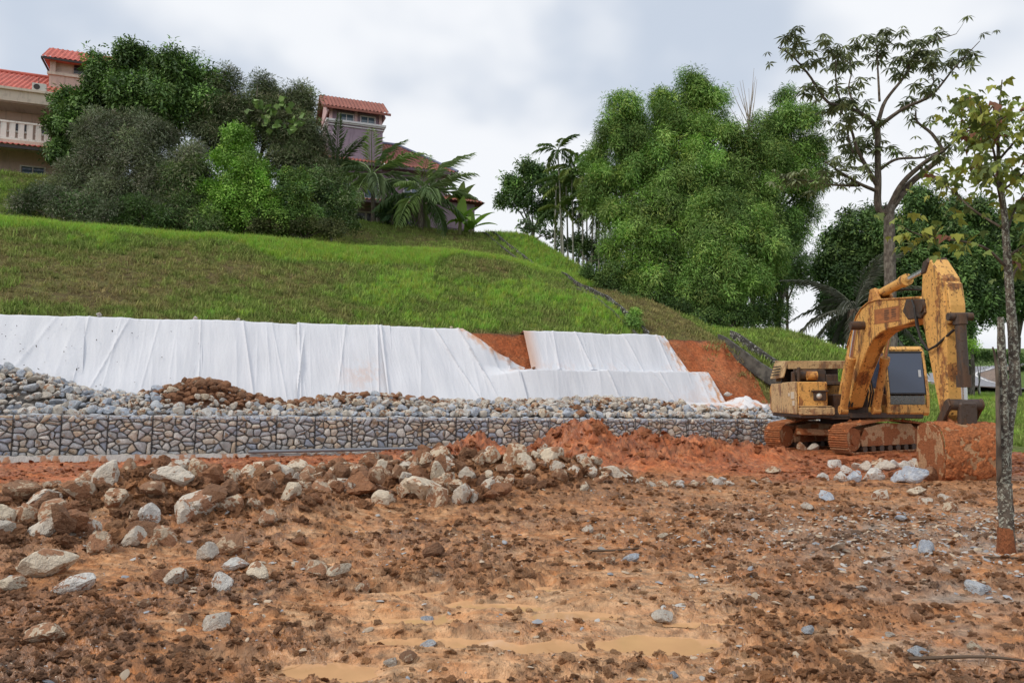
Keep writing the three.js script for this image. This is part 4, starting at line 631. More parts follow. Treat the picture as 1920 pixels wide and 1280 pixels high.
  P('hood_prop', [rod(V3(-1.45, 2.0, 0.0), V3(-1.4, 2.58, -0.2), 0.018)], steel);
  // --- cab
  const cab = new THREE.Group(); cab.name = 'cab'; ex.add(cab); cab.userData.label = 'operator cab with a dark windshield';
  const cx0 = 0.66, cx1 = 1.8, cm = (cx0 + cx1) / 2, cw = cx1 - cx0, z1 = 1.22;
  P('cab_base', [sideways([[-0.5, 1.06], [z1 - 0.06, 1.06], [z1 + 0.02, 1.14], [z1 + 0.02, 1.36], [-0.5, 1.36]], cw, cm, 0.025)], paint, cab);
  P('corner_post', [limb([[cx0 + 0.05, 1.3, z1], [cx0 + 0.05, 1.62, z1 + 0.02], [cx0 + 0.07, 2.8, z1 - 0.16], [cx0 + 0.1, 2.93, z1 - 0.26]], [0.055, 0.055, 0.05, 0.05], 8), limb([[cx1 - 0.05, 1.3, z1], [cx1 - 0.05, 1.62, z1 + 0.02], [cx1 - 0.07, 2.8, z1 - 0.16], [cx1 - 0.1, 2.93, z1 - 0.26]], [0.055, 0.055, 0.05, 0.05], 8), rod(V3(cx0 + 0.05, 1.3, -0.45), V3(cx0 + 0.08, 2.9, -0.45), 0.05), rod(V3(cx1 - 0.05, 1.3, -0.45), V3(cx1 - 0.08, 2.9, -0.45), 0.05)], paint, cab);
  P('roof', [sideways([[-0.55, 2.84], [z1 - 0.18, 2.84], [z1 - 0.16, 2.9], [z1 - 0.3, 2.99], [-0.4, 3.0], [-0.55, 2.94]], cw - 0.02, cm, 0.03)], paint, cab);
  P('side_wall', [sideways([[-0.5, 1.3], [z1 - 0.02, 1.3], [z1, 1.62], [-0.5, 2.0]], 0.04, cx0 + 0.03, 0.008)], paintRust, cab); 
  P('rear_wall', [bbox(cw - 0.08, 1.55, 0.04, cm, 2.1, -0.48, 0.01), bbox(0.04, 1.55, 1.5, cx1 - 0.03, 2.1, 0.25, 0.01)], paintRust, cab);
  P('side_window', [sideways([[-0.42, 2.0], [z1 - 0.06, 1.66], [z1 - 0.2, 2.8], [-0.42, 2.82]], 0.015, cx0 + 0.045, 0.004)], glass, cab);
  const lean = Math.atan2(0.18, 1.18);
  P('windshield', [moved(bevelBox(cw - 0.2, 1.14, 0.02, 0.006), cm, 2.24, z1 - 0.065, -lean * 0.98, 0, 0)], glass, cab, 'dark blue tinted windshield');
  P('windshield_seal', [[0, 0.585, cw - 0.14, 0.05], [0, -0.585, cw - 0.14, 0.05]].map(([dx, dy, w, h]) => moved(moved(bevelBox(w, h, 0.05, 0.01), dx, dy, 0), cm, 2.24, z1 - 0.06, -lean, 0, 0)).concat([-1, 1].map((s) => moved(moved(bevelBox(0.045, 1.2, 0.05, 0.01), s * (cw - 0.17) / 2, 0, 0), cm, 2.24, z1 - 0.06, -lean, 0, 0))), rubber, cab);
  P('lower_window', [bbox(cw - 0.22, 0.24, 0.015, cm, 1.49, z1 + 0.0, 0.004)], new THREE.MeshPhysicalMaterial({ color: RGB(0.8, 0.85, 0.85), roughness: 0.06, transmission: 0.9, thickness: 0 }), cab);
  P('seat', [bbox(0.5, 0.14, 0.5, cm, 1.55, 0.3, 0.04), bbox(0.5, 0.75, 0.12, cm, 1.95, 0.02, 0.04), rod(V3(cm - 0.2, 1.3, 0.95), V3(cm - 0.2, 1.75, 0.85), 0.02), rod(V3(cm + 0.2, 1.3, 0.95), V3(cm + 0.2, 1.75, 0.85), 0.02), bbox(0.12, 0.3, 0.12, cm + 0.08, 1.5, 0.95, 0.02)], black, cab);
  P('notice', [moved(moved(bevelBox(0.07, 0.2, 0.006, 0.002), 0.36, -0.02, 0.022), cm, 2.24, z1 - 0.065, -lean * 0.98, 0, 0)], std({ color: RGB(0.5, 0.53, 0.56), roughness: 0.6 }), cab);
  // --- boom
  const bo = [[0.5, 1.42], [0.62, 1.75], [0.98, 2.3], [1.45, 2.95], [1.95, 3.5], [2.25, 3.74], [2.6, 3.9], [3.05, 3.99], [3.6, 4.0], [6.0, 3.74], [6.22, 3.6], [6.24, 3.36], [6.1, 3.27], [5.2, 3.2], [4.3, 3.2], [3.75, 3.14], [3.25, 3.0], [2.8, 2.72], [2.3, 2.3], [1.85, 1.85], [1.35, 1.3], [0.9, 1.2], [0.6, 1.22]];
  const BX = -0.2;
  const boom = P('boom', [sideways(bo, 0.4, BX, 0.02)], paint, ex, 'bent yellow boom with rust stains');
  P('boom_flange', [sideways(bo.slice(3, 10).concat(bo.slice(3, 10).reverse().map(([z, y]) => [z + 0.012, y - 0.035])), 0.46, BX, 0.008)], paintRust, boom);
  P('tip_plate', [sideways([[5.35, 3.76], [6.2, 3.66], [6.25, 3.36], [6.05, 3.26], [5.4, 3.3], [5.15, 3.5]], 0.45, BX, 0.015)], steel, boom);
  const worn = tex(256, (u, v) => { const n = pfbm(u, v, 8, 5, 66); const bar = (u > 0.42 && u < 0.96 && v > 0.16 && v < 0.86) ? ((Math.floor((u - 0.42) * 11.2) % 3 === 2 ? 0.2 : 1) * (Math.sin(v * 42) > -0.2 ? 1 : 0.45) * (Math.sin(u * 120) > -0.5 ? 1 : 0.5)) : 0.15; const c = mix3([0.40, 0.15, 0.045], [0.055, 0.03, 0.02], clamp(bar * 0.95 - 0.35 * sstep(0.5, 0.7, n))); return c.map((q) => Math.pow(clamp(q * (0.7 + 0.6 * n)), 1 / 2.2)); }, { srgb: true, h: 128 });
  { const g = new THREE.PlaneGeometry(1.5, 0.36); g.rotateY(-Math.PI / 2); g.rotateX(0.05); g.translate(BX - 0.206, 3.53, 4.2); part('worn_lettering', g, std({ map: worn, roughness: 0.8 }), boom, 'rust-eaten dark lettering on the boom side'); }
  // --- cylinders
  const cyl = (name, a, b, split, r, mat, label) => { const A = V3(...a), C2 = V3(...b), m = A.clone().lerp(C2, split), m2 = A.clone().lerp(C2, split - 0.07); const p = P(name, [rod(A, m, r, r, 18), rod(m2, m.clone().lerp(C2, 0.03), r * 1.22, r * 1.22, 18), moved(new THREE.CylinderGeometry(r * 1.2, r * 1.2, 0.2, 18), A.x, A.y, A.z, 0, 0, 1.57)], mat, ex, label); P('piston_rod', [rod(m, C2, r * 0.55, r * 0.55, 16)], chrome, p); P('rod_eye', [moved(new THREE.CylinderGeometry(r * 1.15, r * 1.15, 0.22, 18), C2.x, C2.y, C2.z, 0, 0, 1.57)], steel, p); return p; };
  cyl('boom_cylinder', [-0.6, 1.22, 1.55], [-0.6, 3.42, 2.75], 0.62, 0.1, paintRust, 'lifting cylinder beside the boom'); cyl('boom_cylinder', [0.26, 1.22, 1.55], [0.26, 3.42, 2.75], 0.62, 0.1, paintRust, 'lifting cylinder beside the boom');
  P('boom_pin', [moved(new THREE.CylinderGeometry(0.11, 0.11, 1.16, 20), -0.17, 3.42, 2.75, 0, 0, 1.57)], steel);
  cyl('stick_cylinder', [BX, 4.16, 3.3], [BX, 4.36, 6.15], 0.56, 0.115, paint, 'cylinder above the boom driving the stick');
  P('boom_bracket', [sideways([[3.0, 3.95], [3.15, 4.3], [3.45, 4.3], [3.75, 3.95]], 0.08, BX - 0.15), sideways([[3.0, 3.95], [3.15, 4.3], [3.45, 4.3], [3.75, 3.95]], 0.08, BX + 0.15)], paintRust);
  // --- stick, link and bucket
  const stick = P('stick', [sideways([[6.02, 3.2], [6.02, 3.75], [6.12, 4.25], [6.3, 4.46], [6.52, 4.44], [6.98, 3.98], [7.06, 3.3], [7.0, 2.2], [6.98, 1.2], [6.9, 1.02], [6.74, 1.02], [6.62, 1.3], [6.3, 2.3]], 0.36, BX, 0.025)], paint, ex, 'upright stick with streaked yellow paint');
  P('stick_cap', [sideways([[6.08, 4.2], [6.2, 4.46], [6.42, 4.5], [6.48, 4.4], [6.3, 4.2]], 0.42, BX, 0.03)], steel, stick);
  P('cylinder_housing', [sideways([[6.9, 3.95], [7.12, 3.85], [7.2, 3.4], [7.18, 3.05], [6.95, 3.0]], 0.3, BX, 0.02)], paint, stick);
  P('stick_pin', [moved(new THREE.CylinderGeometry(0.12, 0.12, 0.52, 20), BX, 3.5, 6.12, 0, 0, 1.57)], steel, stick);
  { const p = P('bucket_cylinder', [rod(V3(BX, 3.18, 7.26), V3(BX, 1.86, 7.3), 0.1, 0.1, 20), rod(V3(BX, 2.0, 7.3), V3(BX, 1.76, 7.3), 0.135, 0.135, 20), rod(V3(BX, 3.2, 7.25), V3(BX, 3.0, 7.26), 0.13, 0.13, 18), moved(new THREE.CylinderGeometry(0.08, 0.08, 0.46, 18), BX, 3.16, 7.26, 0, 0, 1.57)], steel, ex, 'dark greasy cylinder down the stick front'); P('piston_rod', [rod(V3(BX, 1.78, 7.3), V3(BX, 1.45, 7.3), 0.055)], chrome, p); }
  P('bucket_link', [moved(new THREE.CylinderGeometry(0.11, 0.11, 0.62, 20), BX, 1.42, 7.3, 0, 0, 1.57), sideways([[6.7, 0.98], [6.95, 0.98], [7.4, 1.4], [7.3, 1.54], [7.18, 1.5]], 0.06, BX - 0.3, 0.01), sideways([[6.7, 0.98], [6.95, 0.98], [7.4, 1.4], [7.3, 1.54], [7.18, 1.5]], 0.06, BX + 0.3, 0.01), bbox(0.34, 0.62, 0.14, BX, 1.16, 7.36, 0.04, 0.06, 0, 0)], steel, ex, 'dark linkage between stick and bucket');
  P('hose', [limb([[BX - 0.24, 3.3, 5.9], [BX - 0.28, 2.85, 6.1], [BX - 0.25, 2.55, 6.4], [BX - 0.24, 2.62, 6.75], [BX - 0.12, 2.85, 7.1], [BX - 0.1, 2.9, 7.2]].map((p) => V3(...p)), [0.026, 0.026, 0.026, 0.026, 0.026, 0.026], 8), limb([[BX - 0.24, 3.7, 5.7], [BX - 0.3, 3.5, 5.95], [BX - 0.3, 3.1, 6.02], [BX - 0.27, 2.7, 6.2]].map((p) => V3(...p)), [0.024, 0.024, 0.024, 0.024], 8), limb([[BX + 0.08, 4.2, 3.5], [BX + 0.2, 4.12, 4.4], [BX + 0.18, 3.98, 5.3], [BX + 0.1, 4.0, 5.9]].map((p) => V3(...p)), [0.024, 0.024, 0.024, 0.024], 8)], rubber);
  P('base_hose', [-0.42, -0.34, 0.02, 0.1, 0.16].map((x, k) => limb([[x, 1.3, 1.12], [x + 0.02, 1.95 + 0.06 * (k % 2), 1.22], [x + 0.06, 2.02, 1.42], [x + 0.05, 1.7, 1.55], [x + 0.02, 1.3, 1.4]].map((p) => V3(...p)), [0.022, 0.022, 0.022, 0.022, 0.022], 7)), rubber);
  P('pipe_bend', [-0.4, 0.1].map((x) => { const g = new THREE.TorusGeometry(0.15, 0.026, 10, 24, Math.PI * 1.4); return moved(g, x, 1.86, 1.3, 0, 0, -0.6); }), paintRust);
  const bk = new THREE.Group(); bk.name = 'bucket'; ex.add(bk); bk.userData.label = 'wide digging bucket plastered with red clay';
  const prof = [[6.72, 0.98], [7.0, 1.06], [7.4, 1.02], [7.62, 0.92], [7.74, 0.72], [7.78, 0.4], [7.72, 0.1], [7.6, -0.08], [7.2, -0.12], [6.75, 0.0]];
  const x0 = -0.84, x1 = 0.3, shell = (() => { // curved sheet with thickness
    const gs = []; for (let i = 1; i < prof.length - 1; i++) { const [za, ya] = prof[i], [zb, yb] = prof[i + 1], L = Math.hypot(zb - za, yb - ya); gs.push(bbox(x1 - x0 - 0.06, L + 0.03, 0.045, (x0 + x1) / 2, (ya + yb) / 2, (za + zb) / 2, 0.01, Math.atan2(zb - za, yb - ya), 0, 0)); } return gs; })();
  P('shell', shell, clayPaint, bk); for (const x of [x0, x1]) P('side_cheek', [sideways(prof.concat([[6.6, 0.35]]), 0.045, x, 0.008)], clayPaint, bk);
  P('ear_plate', [sideways([[6.72, 0.92], [6.7, 1.14], [6.98, 1.2], [7.3, 1.08], [7.4, 0.95]], 0.06, BX - 0.22), sideways([[6.72, 0.92], [6.7, 1.14], [6.98, 1.2], [7.3, 1.08], [7.4, 0.95]], 0.06, BX + 0.22)], clay, bk);
  for (let k = 0; k < 5; k++) P('tooth', [bbox(0.1, 0.08, 0.3, lerp(x0 + 0.1, x1 - 0.1, k / 4), 0.0, 6.62, 0.02, 0.1, 0, 0)], steel, bk);
  { // slabs of clay stuck on the shell
    const g = grid(70, 60, (i, j) => { const s = lerp(1.4, 7.6, j), k = Math.min(prof.length - 2, Math.floor(s)), t = s - k, za = lerp(prof[k][0], prof[k + 1][0], t), ya = lerp(prof[k][1], prof[k + 1][1], t), x = lerp(x0 + 0.02, x1 - 0.02, i), m = N3(x * 4, s * 1.1, 2) + 0.5 * N3(x * 11, s * 3, 4) + 0.3 * N3(x * 26, s * 8, 1); const o = 0.05 * sstep(-0.25, 0.1, m - 0.35 * sstep(4.5, 7, s) + 0.15) - 0.02 + 0.02 * N3(x * 18, s * 6, 7); const cz = 7.3, cy = 0.45, L = Math.hypot(za - cz, ya - cy); return [x, ya + (ya - cy) / L * (o + 0.02), za + (za - cz) / L * (o + 0.02), x, s * 0.3]; });
    part('clay_crust', g, std({ map: withRep(mudTint, 0.8), color: RGB(0.62, 0.21, 0.075), roughness: 0.95, bumpMap: withRep(mudGrain, 1.5), bumpScale: 0.03 }), bk); }
}
// ---------- foliage pieces ----------
function leafQuad(pos, ix, base, dir, up, len, wid, fold = 0.25, tip = 0.55) { // a folded pointed leaf: 6 triangles
  const s = dir.clone().cross(up).normalize(), n = s.clone().cross(dir).normalize(), o = pos.length / 3;
  const put = (a, b, c) => { const q = base.clone().addScaledVector(dir, a * len).addScaledVector(s, b * wid).addScaledVector(n, c * len); pos.push(q.x, q.y, q.z); };
  put(0, 0, 0); put(tip * 0.75, -0.5, fold * 0.35); put(tip * 0.8, 0, 0); put(tip * 0.75, 0.5, fold * 0.35); put(1, 0, -fold * 0.4);
  ix.push(o, o + 2, o + 1, o, o + 3, o + 2, o + 1, o + 2, o + 4, o + 2, o + 3, o + 4);
}
function leafClump(seed, n, radius, len, wid, droop, flatten = 0.75) {
  const r = rng(seed), pos = [], ix = [];
  for (let k = 0; k < n; k++) { const d = V3(r() * 2 - 1, (r() * 2 - 1) * flatten + 0.15, r() * 2 - 1).normalize(), b = d.clone().multiplyScalar(radius * Math.pow(r(), 0.5)); const dir = d.clone().add(V3(r() - 0.5, -droop + (r() - 0.5) * 0.6, r() - 0.5)).normalize(); leafQuad(pos, ix, b, dir, V3(r() - 0.5, 1, r() - 0.5).normalize(), len * (0.7 + 0.6 * r()), wid * (0.7 + 0.6 * r())); }
  return buf(pos, ix);
}
const clumps = { broad: leafClump(1, 26, 0.34, 0.2, 0.085, 0.25), fine: leafClump(2, 44, 0.40, 0.2, 0.036, 0.55), feather: leafClump(3, 46, 0.42, 0.17, 0.034, 0.2), small: leafClump(4, 34, 0.3, 0.12, 0.055, 0.15), big: leafClump(5, 8, 0.42, 0.42, 0.3, 0.35) };
const foliage = leafMat({ roughness: 0.6, transmission: 0.22, specularIntensity: 0.45 });
const barkTex = tex(256, (u, v) => { const a = pfbm(u, v * 0.5, 12, 5, 61), b = pfbm(u, v, 6, 4, 63); return mix3([0.10, 0.08, 0.065], [0.26, 0.23, 0.19], clamp((a - 0.35) * 2.2 + (b - 0.5))).map((q) => Math.pow(q, 1 / 2.2)); }, { srgb: true });
const bark = std({ map: barkTex, bumpMap: rockBump, bumpScale: 0.03, roughness: 0.95 }), barkDark = std({ map: barkTex, color: RGB(0.8, 0.74, 0.7), roughness: 0.95 });
function crownList(lobes, per, size, cols, r, { squash = 1, ragged = 0.35, inner = 0.3 } = {}) {
  const out = [];
  for (const [x, y, z, R] of lobes) {
    // each bough carries a few tufts of its own, so that gaps and clumps shade one another
    const lobeTone = 0.82 + 0.36 * r(), tufts = [[0, 0, 0, R * 0.72]], m = 9 + Math.floor(r() * 4); for (let k = 0; k < m; k++) { const d = V3(r() * 2 - 1, r() * 1.7 - 0.65, r() * 2 - 1).normalize(), q = R * (0.62 + 0.22 * r()); tufts.push([d.x * q, d.y * q * squash, d.z * q, R * (0.27 + 0.2 * r())]); }
    tufts.forEach(([tx, ty, tz, tr], ti) => {
      const n = Math.round(per * tr * tr * (ti ? 11.5 : 4.5)), sd = r() * 50, tone = (0.62 + 0.76 * r()) * lobeTone;
      for (let k = 0; k < n; k++) {
        const d = V3(r() * 2 - 1, r() * 2 - 1, r() * 2 - 1); if (d.lengthSq() > 1 || d.lengthSq() < 0.01) { k--; continue; } d.normalize();
        const bump = 1 + ragged * N3(d.x * 1.9 + sd, d.y * 1.9, d.z * 1.9) * 1.8, q = k < n * inner ? 0.3 + 0.4 * r() : r() < 0.1 ? 1.0 + 0.32 * r() : 0.7 + 0.3 * r(), rr = tr * bump * q;
        const c = cols[Math.floor(r() * cols.length)], sh = tone * (0.8 + 0.4 * r());
        out.push({ p: V3(x + tx + d.x * rr, y + ty + d.y * rr * squash, z + tz + d.z * rr), s: size * (0.6 + 0.55 * r()), q: new THREE.Quaternion().setFromUnitVectors(UP, V3(d.x * 0.7 + (r() - 0.5) * 0.6, 0.75 + d.y * 0.4, d.z * 0.7 + (r() - 0.5) * 0.6).normalize()).multiply(qY(r() * 6.28)), c: c.map((w) => w * sh) });
      }
    });
  }
  return out;
}
function tree(name, label, cat, group, base, tr, lobes, clump, per, size, cols, seed, opt = {}) {
  const r = rng(seed), y0 = opt.y ?? groundAt(base[0], base[1]), o = thing(name, label, cat, [base[0], y0 - 0.05, base[1]], 0, group);
  const loc = lobes.map(([x, y, z, R]) => [x - base[0], y - y0, z - base[1], R]);
  const cx = loc.reduce((a, l) => a + l[0], 0) / loc.length, cy = loc.reduce((a, l) => a + l[1], 0) / loc.length, cz = loc.reduce((a, l) => a + l[2], 0) / loc.length;
  const fork = V3(cx * 0.35, Math.max(cy * (opt.fork ?? 0.45), 0.3), cz * 0.35), mid = V3(cx * 0.12 + (r() - 0.5) * 0.3, fork.y * 0.5, cz * 0.12);
  part('trunk', limb([V3(0, -0.2, 0), V3(0, 0.15, 0), mid, fork], [tr * 1.5, tr * 1.1, tr * 0.9, tr * 0.72], 10, 0.25, seed), opt.bark ?? bark, o);
  const br = loc.map((l) => { const e = V3(l[0], l[1] + l[3] * 0.35, l[2]), m = fork.clone().lerp(e, 0.5).add(V3((r() - 0.5) * 0.5, 0.25 + (r() - 0.5) * 0.4, (r() - 0.5) * 0.5)); return limb([fork, m, e], [tr * 0.5, tr * 0.3, tr * 0.08], 6); });
  part('branches', merged(br), opt.bark ?? bark, o);
  const list = crownList(loc, per, size, cols, r, opt);
  scatter('crown', clump, opt.mat ?? foliage, list, null, null, 'stuff', o);
  return o;
}
const G_DARK = [[0.091, 0.177, 0.051], [0.116, 0.213, 0.061], [0.146, 0.256, 0.067], [0.079, 0.146, 0.051], [0.183, 0.281, 0.073]], G_MID = [[0.183, 0.342, 0.076], [0.232, 0.415, 0.091], [0.152, 0.287, 0.073], [0.281, 0.451, 0.104], [0.317, 0.415, 0.098]];
const G_OLIVE = [[0.207, 0.262, 0.122], [0.256, 0.305, 0.159], [0.189, 0.262, 0.104], [0.244, 0.256, 0.146], [0.305, 0.305, 0.183]], G_BRIGHT = [[0.256, 0.488, 0.073], [0.329, 0.586, 0.104], [0.207, 0.403, 0.061], [0.403, 0.610, 0.122]], G_GREY = [[0.207, 0.250, 0.152], [0.256, 0.287, 0.189], [0.183, 0.238, 0.128], [0.305, 0.293, 0.220]];
// ---------- thicket on the terrace ----------
const TH = 'trees and shrubs of the terrace thicket';
tree('broadleaf_tree', 'tall dark broadleaf tree topping the thicket, leaning against the peach house', 'tree', TH, [-20.5, -40.5], 0.28, [[-20.79, 20.23, -40.50, 1.47], [-22.73, 19.76, -40.50, 1.36], [-18.97, 19.76, -40.50, 1.42], [-20.79, 17.80, -39.50, 1.60], [-18.72, 17.35, -39.50, 1.52], [-22.97, 17.86, -40.00, 1.17], [-17.29, 18.99, -40.50, 1.13], [-23.96, 16.64, -40.00, 1.12], [-25.53, 18.42, -41.00, 0.75], [-24.62, 14.98, -40.00, 1.01], [-16.88, 17.25, -40.00, 1.26], [-21.26, 15.88, -40.00, 1.40], [-25.45, 16.83, -40.50, 0.74]], clumps.broad, 9.5, 1.15, G_DARK.concat(G_MID.slice(0, 2)), 101, { inner: 0.2 });
tree('feathery_tree', 'grey olive feathery tree at the front of the thicket', 'tree', TH, [-21, -36.2], 0.2, [[-21.02, 14.39, -37.00, 1.42], [-18.82, 13.53, -36.50, 1.48], [-21.74, 12.71, -36.50, 1.15], [-19.56, 11.75, -36.00, 1.31], [-17.20, 12.29, -36.00, 1.21], [-18.30, 14.67, -37.00, 1.09], [-21.90, 15.56, -37.50, 1.00], [-22.19, 11.48, -36.00, 0.86], [-20.10, 15.56, -37.50, 1.00], [-16.40, 13.53, -36.50, 1.07]], clumps.feather, 8.5, 1.15, G_GREY.concat(G_OLIVE.slice(0, 2)), 102, { inner: 0.25 });
tree('olive_tree', 'loose olive green tree at the back of the thicket near the mauve house', 'tree', TH, [-15.2, -41], 0.24, [[-16.13, 19.04, -41.00, 1.15], [-14.59, 18.42, -41.00, 1.26], [-12.91, 17.95, -41.00, 1.20], [-11.97, 16.37, -40.50, 1.13], [-13.60, 16.34, -40.00, 1.34], [-15.38, 16.79, -40.00, 1.29], [-12.00, 18.62, -41.50, 0.81], [-11.20, 15.14, -40.50, 1.02], [-12.23, 14.68, -40.00, 1.29], [-16.54, 15.88, -40.00, 1.23], [-10.59, 13.77, -40.00, 0.95]], clumps.feather, 8.5, 1.2, G_OLIVE.concat([[0.07, 0.12, 0.035], [0.06, 0.10, 0.03]]), 103, { ragged: 0.5, inner: 0.2 });
tree('conical_tree', 'bright green cone-shaped tree in the thicket', 'tree', TH, [-13.0, -35.3], 0.14, [[-13.50, 14.22, -35.50, 0.74], [-13.60, 13.34, -35.50, 0.99], [-13.11, 12.34, -35.30, 1.23], [-13.74, 11.81, -35.30, 1.04], [-12.40, 11.39, -35.20, 1.03], [-12.96, 10.68, -35.00, 1.22], [-13.90, 10.37, -34.80, 0.97], [-11.80, 10.55, -35.00, 0.98], [-14.68, 11.45, -35.40, 0.79], [-11.12, 10.08, -34.90, 0.78]], clumps.small, 13, 1.1, G_BRIGHT.concat(G_MID.slice(0, 1)), 104, { ragged: 0.3 });
tree('conical_tree', 'deep green cone-shaped tree beside the bright one', 'tree', TH, [-11.2, -35.4], 0.12, [[-10.92, 12.09, -35.80, 0.80], [-10.71, 11.24, -35.60, 0.90], [-11.15, 10.52, -35.40, 1.04], [-10.24, 10.26, -35.40, 0.89], [-11.85, 10.08, -35.20, 0.84]], clumps.small, 12, 1.1, G_MID.concat(G_DARK), 105, { ragged: 0.3 });
tree('bush', 'dark bush in the middle of the thicket', 'bush', TH, [-15.6, -34.8], 0.1, [[-15.40, 10.94, -35.00, 1.08], [-16.22, 10.32, -34.60, 0.92], [-14.48, 9.89, -34.40, 0.82], [-16.13, 11.98, -35.40, 0.99], [-15.45, 12.44, -35.60, 0.85]], clumps.feather, 9, 1.05, G_OLIVE.concat(G_DARK), 106, {});
tree('bush', 'low grey green bush at the grassy end of the thicket', 'bush', TH, [-20.2, -33.4], 0.08, [[-22.45, 10.80, -34.00, 0.76], [-20.94, 10.44, -33.60, 0.75], [-19.64, 10.17, -33.50, 0.75], [-18.47, 9.89, -33.40, 0.75], [-22.93, 10.42, -34.00, 0.48]], clumps.feather, 9, 1.0, G_GREY.concat(G_DARK.slice(0, 2)), 107, {});
tree('bush', 'low dark bush behind the long crest grass', 'bush', TH, [-16.6, -33.6], 0.08, [[-17.33, 9.99, -33.80, 0.80], [-16.23, 9.62, -33.60, 0.61], [-18.06, 10.17, -34.00, 0.62]], clumps.feather, 9, 1.0, G_DARK.concat(G_GREY.slice(0, 1)), 108, {});
tree('bush', 'yellowish low bush at the foot of the cone-shaped trees', 'bush', TH, [-9.9, -34.8], 0.06, [[-9.19, 9.75, -34.90, 0.54], [-10.15, 9.57, -34.70, 0.53], [-11.10, 9.47, -34.50, 0.48], [-8.45, 9.64, -35.00, 0.44], [-12.08, 9.50, -34.40, 0.53]], clumps.small, 12, 0.95, [[0.11, 0.13, 0.045], [0.14, 0.15, 0.06], [0.08, 0.11, 0.035]], 109, {});
tree('bush', 'dark leafy bush between the thicket and the first coconut palm', 'bush', TH, [-9.4, -38.2], 0.1, [[-9.79, 12.91, -38.60, 1.03], [-9.02, 11.99, -38.40, 0.97], [-9.46, 11.04, -38.00, 0.96], [-10.31, 11.60, -38.00, 0.90], [-8.63, 10.89, -38.00, 0.69]], clumps.small, 10, 1.1, G_DARK.concat(G_OLIVE.slice(0, 2)), 110, {});
{ // pale big-leaved sprigs pushing out of the olive tree
  const o = thing('large_leaf_shrub', 'pale green large-leaved climber showing through the olive tree', 'plant', [-14.2, 12.2, -39.2], 0, TH); const r = rng(17), gs = [leafClump(71, 1, 0.01, 0.34, 0.26, 0.2)];
  part('stem', limb([V3(0, -2, 0), V3(0.2, 3, 0), V3(0.3, 6.4, 0)], [0.06, 0.05, 0.02], 6), bark, o);
  const spots = [[-13.73, 17.43, -38.6], [-13.12, 16.95, -38.5], [-13.33, 16.37, -38.5], [-12.58, 17.14, -38.6], [-11.81, 16.08, -38.5], [-11.42, 16.41, -38.6], [-12.78, 16.13, -38.4], [-14.01, 16.99, -38.6], [-12.22, 17.52, -38.8]];
  const cm = leafMat({ color: RGB(0.26, 0.40, 0.12) }), cm2 = leafMat({ color: RGB(0.16, 0.27, 0.08) }); for (const s of spots) for (let k = 0; k < 8; k++) { const m = part('leaf', gs[0], k % 3 ? cm : cm2, o); m.position.set(s[0] + 14.2 + (r() - 0.5) * 0.7, s[1] - 12.2 + (r() - 0.5) * 0.6, s[2] + 39.2 + (r() - 0.5) * 0.4); m.quaternion.copy(anyQ(r, 1)); m.scale.setScalar(0.9 + 0.5 * r()); }
}
// ---------- trees at the end of the hill ----------
const AC = 'light green trees at the end of the hill', lite = G_MID.concat([[0.31, 0.45, 0.135], [0.25, 0.4, 0.11]]);
const end = (u, v) => toXZ(u, v);
tree('willowy_tree', 'tall light green tree nearest the slender palms', 'tree', AC, end(26.5, 16), 0.22, [[6.52, 18.42, -43.00, 1.38], [7.46, 17.12, -43.00, 1.32], [6.03, 16.47, -43.00, 1.38], [4.97, 15.82, -43.50, 0.97], [5.94, 14.38, -42.50, 1.43], [7.50, 14.54, -42.50, 1.37], [5.05, 13.24, -43.00, 1.08]], clumps.fine, 8, 1.15, lite, 201, { ragged: 0.45 });
tree('willowy_tree', 'tallest of the light green trees, in the middle of the stand', 'tree', AC, end(29, 15), 0.26, [[10.77, 20.15, -44.00, 1.23], [9.61, 18.81, -44.00, 1.29], [11.89, 19.15, -44.00, 1.35], [9.07, 19.85, -44.50, 0.68], [10.16, 17.12, -43.00, 1.68], [12.22, 16.79, -43.00, 1.38], [8.46, 15.81, -42.50, 1.43], [10.82, 14.70, -42.00, 1.70], [12.34, 13.75, -42.00, 1.59], [9.26, 13.75, -42.00, 1.53], [10.65, 12.52, -41.50, 1.45]], clumps.fine, 8, 1.15, lite, 202, { ragged: 0.45 });
tree('willowy_tree', 'spreading green tree beside the bare dead branches', 'tree', AC, end(32, 14), 0.26, [[16.65, 17.58, -42.50, 1.31], [15.26, 17.61, -43.00, 1.20], [17.39, 15.97, -42.50, 1.07], [15.16, 15.33, -42.00, 1.59], [13.78, 15.81, -42.50, 1.37], [16.67, 14.07, -42.00, 1.23], [14.01, 12.99, -41.50, 1.57], [16.39, 19.78, -43.50, 0.55], [18.18, 14.69, -43.00, 0.66]], clumps.fine, 8, 1.15, lite.concat(G_DARK.slice(2, 3)), 203, { ragged: 0.5 });
tree('willowy_tree', 'low bushy light green tree above the slope drain', 'tree', AC, end(26.6, 11.2), 0.18, [[7.57, 11.43, -39.00, 1.31], [6.61, 9.73, -38.50, 1.35], [5.89, 8.17, -38.50, 1.13], [7.76, 8.92, -38.00, 1.44], [7.50, 7.04, -37.50, 1.36], [5.48, 9.94, -39.50, 0.94], [6.35, 6.69, -38.00, 1.01], [8.87, 10.45, -38.50, 1.24], [6.08, 11.56, -39.50, 1.10]], clumps.fine, 8.5, 1.1, lite.concat(G_BRIGHT.slice(0, 1)), 204, { ragged: 0.45 });
